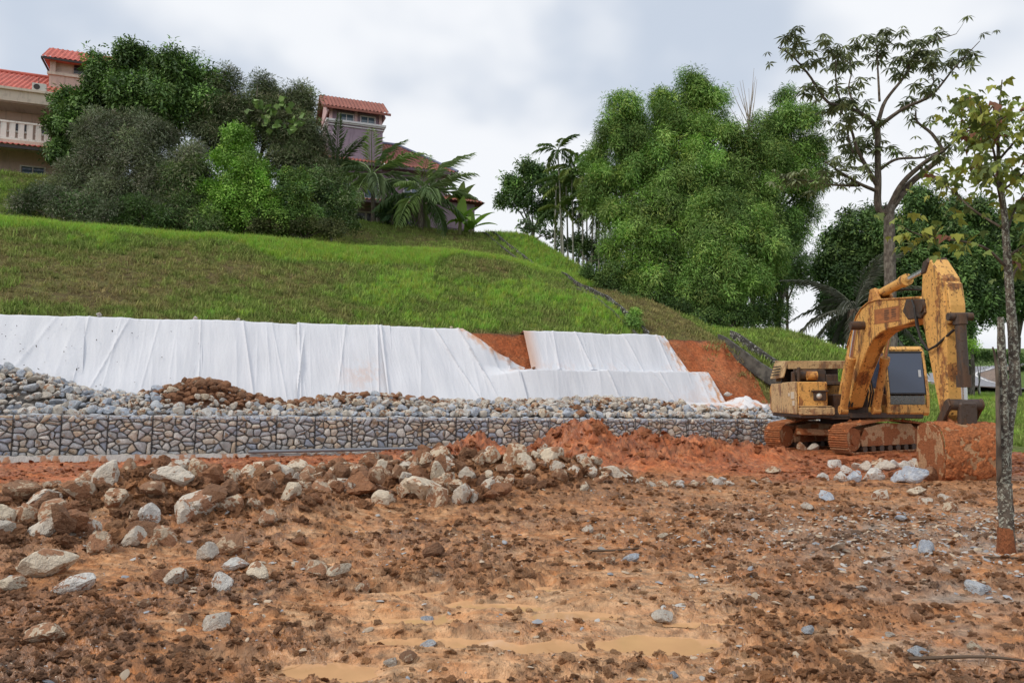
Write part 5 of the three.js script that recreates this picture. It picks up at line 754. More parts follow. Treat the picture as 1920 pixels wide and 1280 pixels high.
tree('willowy_tree', 'leafy green tree reaching down to the grass mound', 'tree', AC, end(29.2, 10.2), 0.2, [[10.57, 11.02, -38.50, 1.45], [9.71, 9.20, -38.00, 1.49], [11.52, 9.49, -38.00, 1.38], [10.37, 7.45, -37.50, 1.57], [12.00, 7.45, -37.50, 1.21], [9.26, 6.62, -37.50, 1.21], [10.96, 5.92, -37.30, 1.04], [8.62, 7.74, -37.60, 1.31], [12.16, 11.33, -38.60, 1.24], [13.38, 9.32, -38.60, 1.19], [13.12, 10.56, -39.00, 1.20]], clumps.fine, 8.5, 1.1, lite, 205, { ragged: 0.45 });
tree('willowy_tree', 'dark ragged tree at the outer side of the stand', 'tree', AC, end(33.5, 12.4), 0.2, [[15.21, 11.41, -42.00, 1.35], [16.81, 12.31, -42.50, 1.01], [15.44, 9.60, -41.50, 1.16], [14.02, 8.29, -41.00, 1.32], [16.66, 11.16, -43.00, 0.84], [14.10, 6.43, -40.50, 1.13], [17.86, 14.36, -43.00, 0.78], [16.74, 8.62, -43.00, 0.72]], clumps.fine, 7, 1.15, G_DARK.concat(G_MID), 206, { ragged: 0.6 });
tree('bush', 'dark undergrowth bush beside the slope drain', 'bush', AC, end(24.2, 12.6), 0.08, [[5.00, 7.28, -38.20, 0.80], [5.80, 6.18, -37.20, 0.78], [4.26, 8.11, -39.00, 0.60], [5.10, 6.02, -37.00, 0.57]], clumps.small, 10, 1.1, G_DARK, 207, {});
tree('bush', 'dark undergrowth bush at the top of the grass mound', 'bush', AC, end(28.4, 9.0), 0.08, [[8.09, 5.70, -36.60, 0.82], [8.97, 5.33, -36.40, 0.66], [10.02, 5.28, -36.40, 0.71], [11.53, 5.48, -37.00, 0.72], [12.50, 5.67, -37.50, 0.68]], clumps.small, 10, 1.1, G_DARK, 208, {});
tree('bush', 'small bright bush growing out of the slope drain', 'bush', null, end(21.3, 7.0), 0.03, [[5.19, 5.12, -31.40, 0.26], [5.02, 4.76, -31.20, 0.26], [5.29, 4.69, -31.20, 0.22]], clumps.small, 26, 0.75, G_MID, 209, {});
tree('fruit_tree', 'small dark round-crowned tree beside the slender palms', 'tree', null, toXZ(25.5, 29), 0.16, [[1.56, 17.93, -53.00, 1.04], [2.73, 17.13, -53.00, 1.19], [0.19, 16.94, -53.00, 0.96], [3.30, 15.75, -53.00, 0.96], [0.97, 16.14, -53.00, 1.04], [2.33, 15.16, -53.00, 0.89], [-0.58, 16.06, -53.00, 0.59], [3.86, 17.58, -52.50, 0.66], [4.24, 16.79, -52.50, 0.73]], clumps.broad, 7, 1.2, G_DARK.concat(G_MID.slice(0, 1)), 210, { ragged: 0.5, inner: 0.1 });
tree('bush', 'grey green bush of broad leaves at the edge of the upper grass', 'bush', null, toXZ(24.3, 25.2), 0.06, [[0.91, 13.27, -50.00, 0.56], [1.81, 12.90, -49.50, 0.55], [2.86, 12.31, -49.00, 0.69], [3.68, 11.38, -48.00, 0.67], [4.50, 10.91, -47.40, 0.60]], clumps.big, 5, 0.6, [[0.16, 0.24, 0.12], [0.12, 0.19, 0.08], [0.2, 0.28, 0.15]], 211, {});
tree('bush', 'dark bush under the slender palms', 'bush', null, toXZ(24.9, 18.6), 0.06, [[5.04, 10.81, -46.00, 0.77], [5.74, 9.94, -45.00, 0.82], [4.29, 11.53, -47.00, 0.66]], clumps.small, 9, 1.15, G_DARK, 212, {});
{ // bare dead branches standing above the leaves
  const o = thing('dead_tree', 'pale bare dead treetop sticking out above the green trees', 'tree', [[14.26, 11.92, -43.5][0], 5, -43.5]); const r = rng(3), gs = [limb([V3(0, 0, 0), V3(0, 8, 0), V3(0.1, 12, 0)], [0.16, 0.1, 0.05], 7)];
  for (let k = 0; k < 34; k++) { const y = 9.5 + 4 * r(), a = (r() - 0.5) * 1.5, b = (r() - 0.5) * 0.8, L = 0.7 + 1.3 * r(), s = V3(0.05, y, 0), m = s.clone().add(V3(a * L * 0.5, L * 0.7, b)), e = s.clone().add(V3(a * L, L * 1.5, b * 1.4)); gs.push(limb([s, m, e], [0.03, 0.02, 0.008], 4)); }
  part('branches', merged(gs), std({ color: RGB(0.42, 0.36, 0.31), roughness: 1 }), o);
}
// ---------- palms ----------
function frondGeo(seed, L, n, lw, ll, arch, lift, v = 0.5) { // along +x from the origin, arching down
  const r = rng(seed), pos = [], ix = []; const pt = (t) => V3(L * t * (1 - 0.12 * t * arch), L * (lift * t - arch * t * t), 0); const spine = []; for (let i = 0; i <= 8; i++) spine.push(pt(i / 8));
  for (let i = 0; i < n; i++) for (const s of [-1, 1]) { const t = 0.14 + 0.86 * (i + 0.5) / n, b = pt(t), tan = pt(Math.min(1, t + 0.02)).sub(pt(t - 0.02)).normalize(), k = Math.sin(Math.PI * Math.pow(t, 0.8)) * 0.75 + 0.3; const dir = tan.clone().multiplyScalar(0.75).add(V3(0, -0.5 + v * 0.9 + (r() - 0.5) * 0.55, s * (0.6 + 0.4 * r()))).normalize(); leafQuad(pos, ix, b, dir, V3(0, 1, 0), ll * k * (0.85 + 0.3 * r()), lw, 0.35, 0.6); }
  const leaves = buf(pos, ix); const sp = limb(spine, spine.map((_, i) => lerp(0.03, 0.006, i / 8) * L / 2.5), 5); for (const g of [leaves, sp]) { g.deleteAttribute('uv'); } return mergeGeometries([leaves.toNonIndexed(), sp.toNonIndexed()]);
}
const frondMat = (r, g, b) => leafMat({ color: RGB(r, g, b), roughness: 0.68, transmission: 0.28, specularIntensity: 0.35 });
function palm(name, label, cat, group, base, H, tr, fronds, mats, seed, { geos, lean = [0, 0], y = null, trunkMat = bark, upright = 0, big = 1 } = {}) {
  const r = rng(seed), y0 = y ?? groundAt(base[0], base[1]), o = thing(name, label, cat, [base[0], y0 - 0.05, base[1]], 0, group);
  const pts = [], rad = [], n = 8; for (let i = 0; i <= n; i++) { const t = i / n; pts.push(V3(lean[0] * t * t, -0.1 + (H + 0.1) * t, lean[1] * t * t)); rad.push(tr * (1.25 - 0.45 * t) * (i % 2 ? 1.04 : 0.97)); }
  part('trunk', limb(pts, rad, 10, 0.12, seed), trunkMat, o);
  for (let k = 0; k < fronds; k++) { const f = part('frond', geos[k % geos.length], mats[Math.floor(r() * mats.length)], o), a = k * 2.399 + (r() - 0.5) * 0.5, el = lerp(1.15, -0.75, Math.pow((k + 0.5) / fronds, 0.8)) + upright + (r() - 0.5) * 0.25; f.position.set(lean[0], H, lean[1]); f.rotation.set(0, a, Math.min(1.4, el), 'YXZ'); f.scale.setScalar((0.85 + 0.3 * r()) * big); }
  return o;
}
const cocos = [frondGeo(1, 3.1, 27, 0.04, 0.95, 0.5, 0.12, 0.15), frondGeo(2, 2.8, 25, 0.04, 0.9, 0.7, 0.15, -0.05), frondGeo(3, 3.0, 26, 0.04, 0.9, 0.38, 0.05, 0.35)];
const cocoM = [frondMat(0.24, 0.35, 0.16), frondMat(0.32, 0.42, 0.22), frondMat(0.17, 0.27, 0.11), frondMat(0.32, 0.46, 0.16)];
const CP = 'coconut palms before the mauve house';
palm('coconut_palm', 'coconut palm before the white framed doors of the mauve house', 'palm', CP, [[-8.95, 12.92, -47][0], -47], 3.3, 0.14, 17, cocoM, 31, { geos: cocos, lean: [-0.1, 0.2], big: 1.2, upright: 0.12 });
palm('coconut_palm', 'coconut palm with drooping fronds beside the banana plants', 'palm', CP, [[-5.85, 12.7, -46.5][0], -46.5], 2.2, 0.16, 20, cocoM, 32, { geos: cocos, lean: [0.05, 0.2], big: 1.25, upright: 0.1 });
palm('upright_palm', 'feather palm with upright dark fronds beside the mauve tower', 'palm', null, [[-10.95, 12.94, -45][0], -45], 3.2, 0.1, 8, [frondMat(0.08, 0.12, 0.06), frondMat(0.10, 0.15, 0.065)], 33, { geos: [frondGeo(5, 3.2, 38, 0.06, 0.55, 0.18, 0.1, 0.6)], upright: 0.75 });
palm('young_palm', 'young fan-crowned palm growing between the two coconut palms', 'palm', null, [[-7.58, 12.85, -46][0], -46], 0.8, 0.08, 9, [frondMat(0.06, 0.13, 0.05)], 34, { geos: [frondGeo(6, 1.2, 20, 0.06, 0.5, 0.4, 0.3, 0.3)] });
{ // banana plants
  const bl = (seed, L, W, arch) => grid(10, 14, (i, j) => { const t = j, w = W * Math.sin(Math.PI * Math.pow(t * 0.94 + 0.05, 0.7)) * (i - 0.5), n = 0.03 * N3(i * 9 + seed, t * 7, 1); return [w, L * (t - arch * t * t) + n, L * arch * 1.1 * t * t - Math.abs(i - 0.5) * 0.12 * W + n, i, j]; });
  const geos = [bl(1, 2.0, 0.62, 0.25), bl(2, 1.8, 0.58, 0.55), bl(3, 1.9, 0.6, 0.4)];
  const plant = (label, base, H, n, mats, seed) => { const r = rng(seed), y0 = groundAt(base[0], base[1]), o = thing('banana_plant', label, 'plant', [base[0], y0, base[1]], 0, 'banana plants beside the mauve house'); part('stem', limb([V3(0, -0.1, 0), V3(0.03, H * 0.6, 0), V3(0.05, H, 0)], [0.12, 0.1, 0.06], 9), std({ color: RGB(0.2, 0.2, 0.09), roughness: 0.8 }), o); for (let k = 0; k < n; k++) { const m = part('leaf', geos[k % 3], mats[Math.floor(r() * mats.length)], o); m.position.set(0.05, H - 0.15 * r(), 0); m.rotation.set(0.15 + 0.95 * (k / n) + 0.2 * r(), k * 2.4 + r() * 0.5, 0, 'YXZ'); m.scale.setScalar(0.8 + 0.4 * r()); } };
  const bm = [frondMat(0.27, 0.46, 0.07), frondMat(0.20, 0.38, 0.06), frondMat(0.33, 0.5, 0.12)], dm = [frondMat(0.12, 0.2, 0.05), frondMat(0.2, 0.26, 0.08), frondMat(0.3, 0.26, 0.06)];
  plant('bright lime green banana plant at the corner of the mauve house', [[-3.37, 12.4, -47][0], -47], 0.9, 9, bm, 41); plant('tall darker banana plant behind the bright one', [[-3.48, 12.92, -48.5][0], -48.5], 2.2, 8, dm, 42); plant('low bright banana plant spreading its leaves over the grass', [[-2.69, 12.37, -47.2][0], -47.2], 0.5, 7, bm, 43); plant('small dark broad-leaved plant by the white framed doors', [[-8.36, 13.2, -48][0], -48], 0.7, 7, [frondMat(0.05, 0.12, 0.04)], 44);
}
{ // slender palms in a row
  const ar = [frondGeo(11, 1.7, 22, 0.07, 0.6, 0.55, 0.3, 0.25), frondGeo(12, 1.5, 20, 0.07, 0.55, 0.7, 0.3, 0.2)], am = [frondMat(0.09, 0.16, 0.045), frondMat(0.13, 0.21, 0.05), frondMat(0.2, 0.27, 0.06)], tm = std({ color: RGB(0.33, 0.33, 0.29), roughness: 0.9 }), r = rng(19);
  const spots = [[1052, 282, 47], [1074, 316, 46.5], [1092, 330, 46], [1040, 340, 48], [1108, 352, 45.5], [1064, 348, 47.5], [1084, 372, 47], [1122, 372, 45], [1100, 385, 46.8], [1132, 392, 44.6], [1056, 390, 46.2], [1118, 402, 46.4]];
  const tops = [[3.19, 17.6, -47], [3.9, 16.24, -46.5], [4.47, 15.6, -46], [2.82, 15.85, -48], [4.95, 14.7, -45.5], [3.63, 15.42, -47.5], [4.28, 14.43, -47], [5.35, 13.88, -45], [4.8, 13.92, -46.8], [5.62, 13.11, -44.6], [3.25, 13.59, -46.2], [5.37, 13.23, -46.4]];
  tops.forEach(([x, y, z], i) => { const y0 = groundAt(x, z); palm('areca_palm', i === 0 ? 'tallest slender palm of the clump beside the small dark tree' : 'slender grey-stemmed palm in the clump at the hill edge', 'palm', 'slender palms at the hill edge', [x, z], y - y0, 0.055, i < 3 ? 10 : 7, am, 60 + i, { geos: ar, trunkMat: tm, lean: [(r() - 0.5) * 0.5, 0] }); });
}
// oil palm behind the machine
palm('oil_palm', 'shaggy oil palm with long drooping fronds behind the excavator', 'palm', null, [[17.73, 4.06, -38][0], -38], 3.4, 0.42, 22, [frondMat(0.19, 0.2, 0.16), frondMat(0.13, 0.15, 0.1), frondMat(0.22, 0.23, 0.19)], 35, { geos: [frondGeo(21, 4.0, 38, 0.04, 0.75, 0.5, 0.2, 0.2), frondGeo(22, 3.7, 36, 0.04, 0.7, 0.62, 0.2, 0.1)], trunkMat: barkDark });
// ---------- dark trees beyond the machine ----------
const BG = 'dark trees beyond the excavator';
tree('shade_tree', 'dark tree behind the oil palm', 'tree', BG, [[23.14, 5.39, -50][0], -50], 0.25, [[23.41, 13.09, -50.00, 1.61], [22.25, 11.24, -50.00, 1.54], [24.19, 11.14, -49.50, 1.80], [22.80, 8.88, -49.00, 1.78], [24.58, 8.88, -49.00, 1.58], [21.35, 8.16, -49.00, 1.03], [21.31, 10.50, -50.00, 0.91], [25.14, 13.95, -50.50, 0.99], [22.13, 6.33, -48.50, 1.36]], clumps.broad, 6.5, 1.35, G_DARK, 301, { ragged: 0.5 });
tree('shade_tree', 'dark dense tree behind the bend of the boom', 'tree', BG, [[26.35, 4.54, -48][0], -48], 0.28, [[26.73, 13.70, -48.00, 1.54], [25.60, 11.92, -48.00, 1.68], [28.07, 12.27, -48.00, 1.68], [26.29, 9.71, -47.50, 1.99], [28.36, 9.71, -47.50, 1.73], [24.90, 7.55, -47.00, 1.77], [27.26, 6.87, -47.00, 1.84], [25.55, 5.12, -46.50, 1.63], [24.25, 4.42, -46.00, 1.29], [26.87, 4.45, -46.50, 1.17]], clumps.broad, 6.5, 1.35, G_DARK, 302, { ragged: 0.5 });
tree('shade_tree', 'dark tree behind the upright stick of the machine', 'tree', BG, [[30.89, 5.02, -50][0], -50], 0.28, [[31.32, 14.20, -50.00, 1.40], [32.53, 12.72, -50.00, 1.61], [30.67, 11.98, -50.00, 1.61], [31.72, 10.05, -49.50, 1.73], [29.89, 8.16, -49.00, 1.71], [31.65, 7.81, -49.00, 1.44], [29.15, 6.33, -48.50, 1.15]], clumps.broad, 6.5, 1.35, G_DARK.concat(G_MID.slice(2, 3)), 303, { ragged: 0.55 });
tree('shade_tree', 'dark roadside tree behind the lichen-covered sapling', 'tree', BG, [[35.5, 4.97, -52][0], -52], 0.22, [[35.92, 13.16, -52.00, 1.60], [37.17, 11.62, -52.00, 1.82], [35.24, 10.86, -52.00, 1.45], [35.90, 8.50, -51.50, 1.58], [34.58, 8.12, -51.50, 1.01], [38.06, 13.93, -52.00, 1.60]], clumps.broad, 6, 1.35, G_DARK.concat(G_MID.slice(2, 3)), 304, { ragged: 0.6 });
tree('thin_tree', 'thin sparse tree in the gap beside the oil palm', 'tree', BG, [[19.29, 7.05, -52][0], -52], 0.12, [[19.32, 10.86, -52.00, 0.80], [20.11, 12.01, -52.00, 0.73], [20.65, 10.86, -52.00, 0.80], [19.66, 9.33, -52.00, 0.65], [21.24, 11.62, -52.00, 0.58], [18.71, 9.14, -52.00, 0.58]], clumps.small, 3.2, 1.2, G_DARK, 305, { ragged: 0.7, inner: 0.1, fork: 0.75, bark: barkDark });
for (const [b, ls, lab, sd] of [[[27.53, 3.42, -46], [[27.94, 5.08, -46.00, 0.51], [28.59, 4.75, -46.00, 0.45]], 'leafy bush beside the machine stick, before the road', 311], [[31.55, 3.58, -50], [[31.40, 4.37, -50.00, 0.49], [32.12, 4.23, -50.00, 0.49]], 'dark clipped bush at the bend of the road', 312], [[33.53, 3.58, -50], [[33.20, 4.23, -50.00, 0.49], [34.10, 4.08, -50.00, 0.49]], 'dark clipped bush behind the sapling stems', 313]]) tree('bush', lab, 'bush', 'bushes along the road', [b[0], b[2]], 0.05, ls, clumps.small, 12, 1, sd === 311 ? G_BRIGHT : G_DARK, sd, {});
// ---------- tall sparse tree with finger-leaved twigs ----------
{
  const D = 30, o = thing('palmate_tree', 'tall sparse tree with bare limbs and finger-shaped leaves behind the excavator', 'tree', [15.3, 0.3, -30]); const r = rng(88);
  const loc = (p, dz = 0) => V3(p[0] - 15.3, p[1] - 0.3, p[2] + 30 + dz);
  const paths = [
    [[[15.3, 0.1, -30], [15.42, 2.57, -30], [15.47, 5.62, -30], [15.53, 8.27, -30], [15.57, 9.5, -30]], 0.26, 0.2, 0],
    [[[15.56, 9.16, -30], [15.17, 9.27, -30], [15.15, 10.51, -30], [15.22, 12.88, -30]], 0.17, 0.11, 0],
    [[[15.21, 12.81, -30], [14.65, 13.22, -30], [13.78, 13.56, -30], [13, 13.68, -30], [12.15, 14.82, -30], [11.39, 15.56, -30], [10.83, 15.79, -30]], 0.1, 0.015, 0.9],
    [[[15.21, 12.81, -30], [16.22, 13.52, -30], [17.24, 13.98, -30], [18.18, 15.1, -30], [19.12, 16.11, -30]], 0.1, 0.015, 0.8],
    [[[15.27, 13.11, -30], [15.66, 13.98, -30], [16.62, 15.17, -30], [17.1, 16.09, -30], [17.91, 16.74, -30], [19.17, 17.23, -30]], 0.09, 0.014, -0.8],
    [[[15.34, 13.91, -30], [15.37, 15.28, -30], [15.39, 16.44, -30], [15.3, 16.81, -30]], 0.05, 0.012, -0.3],
    [[[15.41, 15.74, -30], [15.77, 16.25, -30], [16.17, 16.76, -30]], 0.025, 0.01, -0.4],
    [[[15.08, 10.39, -30], [14.16, 11.7, -30], [13.7, 12.54, -30], [13.16, 13.04, -30]], 0.1, 0.02, 1.2],
    [[[14.16, 11.7, -30], [13.86, 12.65, -30], [14.21, 13.34, -30]], 0.05, 0.015, 0.5],
    [[[15.16, 10.06, -30], [14.33, 10.37, -30], [13.46, 10.84, -30], [12.77, 11.23, -30]], 0.08, 0.02, 0.4],
    [[[14.37, 10.33, -30], [13.33, 10.28, -30], [12.34, 10.33, -30], [11.16, 10.46, -30]], 0.06, 0.012, 0.7],
    [[[15.57, 9.38, -30], [16.09, 10.39, -30], [17.01, 11.25, -30], [17.74, 11.72, -30], [18.27, 12.27, -30], [18.85, 12.88, -30]], 0.14, 0.03, 0.6],
    [[[15.57, 9.27, -30], [16.49, 10.39, -30], [17.63, 11.32, -30], [18.18, 11.75, -30], [17.85, 12.7, -30], [17.28, 13.36, -30], [17.34, 13.86, -30]], 0.16, 0.03, -0.9],
    [[[15.23, 11, -30], [15.73, 11.32, -30], [16.75, 11.32, -30], [17.36, 11.57, -30]], 0.07, 0.02, 1.0],
    [[[15.3, 11.63, -30], [14.83, 12.13, -30], [14.29, 12.27, -30]], 0.04, 0.012, -1.0],
    [[[13.78, 13.56, -30], [13.36, 14.48, -30], [13.16, 15.28, -30], [12.73, 15.74, -30]], 0.04, 0.01, 1.3],
    [[[14.65, 13.18, -30], [14.25, 14.48, -30], [14.56, 15.74, -30], [14.32, 16.32, -30]], 0.045, 0.01, -1.1],
    [[[16.62, 15.17, -30], [16.8, 15.74, -30], [16.54, 15.97, -30]], 0.03, 0.01, -0.6],
    [[[17.24, 13.98, -30], [17.37, 14.59, -30], [16.96, 15.28, -30]], 0.035, 0.01, 0.9],
  ];
  const limbs = [], tips = [];
  paths.forEach(([pts, r0, r1, dz], pi) => { const ps = pts.map((p, i) => loc(p, dz * i / (pts.length - 1))); const cv = new THREE.CatmullRomCurve3(ps), n = ps.length * 4, q = cv.getPoints(n); const g = limb(q, q.map((_, i) => lerp(r0, r1, i / n)), pi ? 6 : 11, 0.1, pi); if (pi === 0) part('trunk', g, bark, o); else { limbs.push(g); for (let k = 0; k < q.length; k++) if (k / n > (pi < 2 || pi === 11 || pi === 12 ? 0.72 : 0.3)) tips.push([q[k], pi]); } });
  const rosette = []; for (let v = 0; v < 4; v++) { const rr = rng(700 + v), pos = [], ix = [], n = 7 + (v % 2); for (let k = 0; k < n; k++) { const a = k / n * 6.283 + rr() * 0.3, d = V3(Math.cos(a), -0.35 - 0.45 * rr(), Math.sin(a)).normalize(); leafQuad(pos, ix, V3(0, 0, 0), d, UP, 0.34 * (0.8 + 0.4 * rr()), 0.095, 0.15, 0.62); } rosette.push(buf(pos, ix)); }
  const lm = [frondMat(0.2, 0.23, 0.12), frondMat(0.25, 0.29, 0.14), frondMat(0.17, 0.2, 0.11), frondMat(0.27, 0.4, 0.12)];
  let made = 0; const twigs = [];
  for (let k = 0; k < 1000 && made < 292; k++) { const [p, pi] = tips[Math.floor(r() * tips.length)]; const e = p.clone().add(V3((r() - 0.5) * 1.1, (r() - 0.3) * 0.75, (r() - 0.5) * 1.3)); twigs.push(limb([p, p.clone().lerp(e, 0.5).add(V3(0, -0.04, 0)), e], [0.016, 0.011, 0.006], 4)); const c = 1 + (r() < 0.6 ? 1 : 0); for (let j = 0; j < c && made < 292; j++) { const m = part('leaf', rosette[made % 4], lm[Math.floor(r() * (made % 5 === 0 ? 4 : 3))], o); m.position.copy(e).add(V3((r() - 0.5) * 0.3 * j, -0.02 + 0.2 * j * r(), (r() - 0.5) * 0.3 * j)); m.rotation.set((r() - 0.5) * 0.7, r() * 6.28, (r() - 0.5) * 0.7); m.scale.setScalar(0.95 + 0.55 * r()); made++; } }
  { const more = []; for (let k = 0; k < 190; k++) { const [p] = tips[Math.floor(r() * tips.length)], c = [[0.2, 0.23, 0.12], [0.24, 0.28, 0.13], [0.17, 0.2, 0.11]][k % 3]; more.push({ p: p.clone().add(V3((r() - 0.5) * 1.5, (r() - 0.25) * 1.0, (r() - 0.5) * 1.8)), s: 0.7 + 0.5 * r(), q: anyQ(r, 0.3), c }); } scatter('small_leaves', rosette[0], leafMat(), more, null, null, 'stuff', o); }
  part('branches', merged(limbs.concat(twigs)), barkDark, o);
}
// ---------- lichen-covered sapling near the viewer ----------
{
  const bx = 5.12, bz = -7.8, by = mudHeight(bx, bz, false) - 0.04, o = thing('sapling', 'slim lichen-spotted tree with forked stems and yellowing leaves, growing from the mud', 'tree', [bx, by, bz]); const r = rng(99);
  const lichen = std({ map: withRep(tex(512, (u, v) => { const a = pfbm(u, v, 9, 5, 91, 0.6), b = pfbm(u, v, 22, 4, 95, 0.6), l = sstep(0.53, 0.6, b); return mix3(mix3([0.07, 0.055, 0.045], [0.2, 0.165, 0.13], clamp((a - 0.35) * 2.4)), [0.42, 0.43, 0.36], l * 0.85).map((q) => Math.pow(q, 1 / 2.2)); }, { srgb: true }), 2.2), bumpMap: withRep(rockBump, 3), bumpScale: 0.02, roughness: 0.95 });
  const L = (p, dz = 0) => V3(p[0] - bx, p[1] - by, p[2] - bz + dz);
  const stem = (name, pts, rad, mat = lichen) => { const cv = new THREE.CatmullRomCurve3(pts), q = cv.getPoints(26); return part(name, limb(q, q.map((_, i) => { const t = i / 26 * (rad.length - 1), k = Math.min(rad.length - 2, Math.floor(t)); return lerp(rad[k], rad[k + 1], t - k) * (1 + 0.12 * N3(i * 0.9, 1, rad[0] * 100)); }), 10, 0.22, rad[0] * 50), mat, o); };
  part('mud_collar', limb([V3(0, -0.08, 0), V3(0.0, 0.12, 0), V3(0, 0.3, 0)], [0.1, 0.082, 0.072], 12, 0.2, 4), std({ map: withRep(mudTint, 1.5), color: RGB(0.42, 0.15, 0.06), roughness: 0.95, bumpMap: withRep(mudGrain, 3), bumpScale: 0.02 }), o, 'bark base smeared with red mud');
  stem('trunk', [V3(0, -0.1, 0), L([5.14, 0.41, -7.8]), L([5.14, 0.71, -7.8])], [0.078, 0.07, 0.066]);
  stem('main_stem', [L([5.14, 0.71, -7.8]), L([5.19, 1.18, -7.8]), L([5.3, 1.85, -7.8]), L([5.3, 2.42, -7.8]), L([5.29, 2.99, -7.8]), L([5.28, 3.57, -7.8]), L([5.25, 3.97, -7.8]), L([5.26, 4.5, -7.8]), L([5.33, 5.04, -7.8])], [0.055, 0.052, 0.05, 0.047, 0.04, 0.03, 0.022, 0.014, 0.006]);
  stem('broken_stem', [L([5.11, 0.69, -7.8]), L([5.12, 1.13, -7.8], 0.05), L([5.12, 1.63, -7.8], 0.08), L([5.12, 2.08, -7.8], 0.09), L([5.13, 2.44, -7.8], 0.08)], [0.05, 0.048, 0.042, 0.038, 0.034]);
  stem('dead_stem', [L([5.09, 0.74, -7.8]), L([5.03, 1.07, -7.8], 0.1), L([5.03, 1.52, -7.8], 0.12), L([5.04, 1.85, -7.8], 0.12), L([5.01, 2.05, -7.8], 0.14), L([4.98, 2.12, -7.8], 0.16)], [0.032, 0.026, 0.02, 0.018, 0.012, 0.008], barkDark);
  const br = [], anchor = []; const twig = (pts, r0, r1, leafFrom = 0.3) => { const cv = new THREE.CatmullRomCurve3(pts), q = cv.getPoints(18); br.push(limb(q, q.map((_, i) => lerp(r0, r1, i / 18)), 6)); q.forEach((p, i) => { if (i / 18 > leafFrom) anchor.push(p); }); };
  twig([L([5.27, 2.99, -7.8]), L([5.01, 3.16, -7.8], 0.1), L([4.67, 3.21, -7.8], 0.25), L([4.22, 3.26, -7.8], 0.3), L([3.94, 3.36, -7.8], 0.35)], 0.016, 0.004, 0.4);
  twig([L([5.28, 3.39, -7.8]), L([5.09, 3.65, -7.8], -0.2), L([4.93, 3.97, -7.8], -0.4), L([4.77, 4.15, -7.8], -0.5)], 0.015, 0.004); twig([L([5.26, 3.62, -7.8]), L([4.99, 3.89, -7.8], 0.3), L([4.73, 3.94, -7.8], 0.5), L([4.5, 3.97, -7.8], 0.6)], 0.014, 0.004);
  twig([L([5.25, 3.92, -7.8]), L([5.06, 4.21, -7.8], 0.2), L([4.9, 4.5, -7.8], 0.3), L([4.83, 4.74, -7.8], 0.35)], 0.014, 0.004); twig([L([5.25, 4.15, -7.8]), L([5.42, 4.44, -7.8], 0.2), L([5.61, 4.8, -7.8], 0.2)], 0.014, 0.004); twig([L([5.28, 3.33, -7.8]), L([5.49, 3.68, -7.8], -0.1), L([5.74, 3.97, -7.8], -0.2)], 0.016, 0.005);
  twig([L([5.26, 4.39, -7.8]), L([5.14, 4.65, -7.8], -0.2), L([5.1, 4.95, -7.8], -0.3)], 0.01, 0.003); twig([L([5.29, 3.1, -7.8]), L([5.59, 3.33, -7.8], 0.3), L([5.88, 3.45, -7.8], 0.4)], 0.016, 0.005); twig([L([5.28, 2.64, -7.8]), L([5.51, 2.99, -7.8], -0.2), L([5.78, 3.16, -7.8], -0.3)], 0.018, 0.006, 0.6); twig([L([5.26, 3.8, -7.8]), L([5.42, 4.03, -7.8], 0.3), L([5.55, 4.33, -7.8], 0.5)], 0.012, 0.004); twig([L([5.26, 4.5, -7.8]), L([5.1, 4.5, -7.8], 0.3), L([4.92, 4.39, -7.8], 0.4), L([4.78, 4.36, -7.8], 0.5)], 0.01, 0.003);
  for (const y of [175, 210, 240, 275, 310]) { const p = [0.1, (745 - y) / 1387 * 7.8 + 1.6 - by, 0], q = anchor.length; for (let k = 0; k < 8; k++) anchor.push(V3(-0.05 + (r() - 0.5) * 0.5, p[1] + (r() - 0.5) * 0.25, (r() - 0.5) * 0.4)); }
  part('branches', merged(br), barkDark, o);
  const lg = [0, 1, 2].map((v) => { const pos = [], ix = [], rr = rng(60 + v); leafQuad(pos, ix, V3(0, 0, 0), V3(1, 0, 0), UP, 0.13, 0.085, 0.3, 0.42); leafQuad(pos, ix, V3(0.012, 0, 0.02), V3(0.8, -0.1, 0.6).normalize(), UP, 0.07, 0.05, 0.3, 0.5); leafQuad(pos, ix, V3(0.012, 0, -0.02), V3(0.8, -0.1, -0.6).normalize(), UP, 0.07, 0.05, 0.3, 0.5); return buf(pos, ix); });
  const star = (() => { const pos = [], ix = []; for (let k = 0; k < 6; k++) { const a = k / 6 * 6.283; leafQuad(pos, ix, V3(0, 0, 0), V3(Math.cos(a), -0.4, Math.sin(a)).normalize(), UP, 0.13, 0.035, 0.1, 0.6); } return buf(pos, ix); })();
  const green = [frondMat(0.26, 0.32, 0.06), frondMat(0.35, 0.37, 0.07), frondMat(0.18, 0.24, 0.06), frondMat(0.13, 0.17, 0.055)], dead = [frondMat(0.2, 0.08, 0.045), frondMat(0.28, 0.13, 0.08)];
  let n = 0; for (let k = 0; n < 298 && k < 900; k++) { const p = anchor[Math.floor(Math.pow(r(), 0.9) * anchor.length)]; const t = r(); const m = part('leaf', t < 0.22 ? star : lg[n % 3], r() < 0.1 ? pick(dead, r) : pick(green, r), o); m.position.copy(p).add(V3((r() - 0.5) * 0.24, (r() - 0.55) * 0.22, (r() - 0.5) * 0.3)); m.rotation.set((r() - 0.5) * 1.4, r() * 6.28, -0.5 - 0.6 * r(), 'YXZ'); m.scale.setScalar(0.7 + 0.6 * r()); n++; }
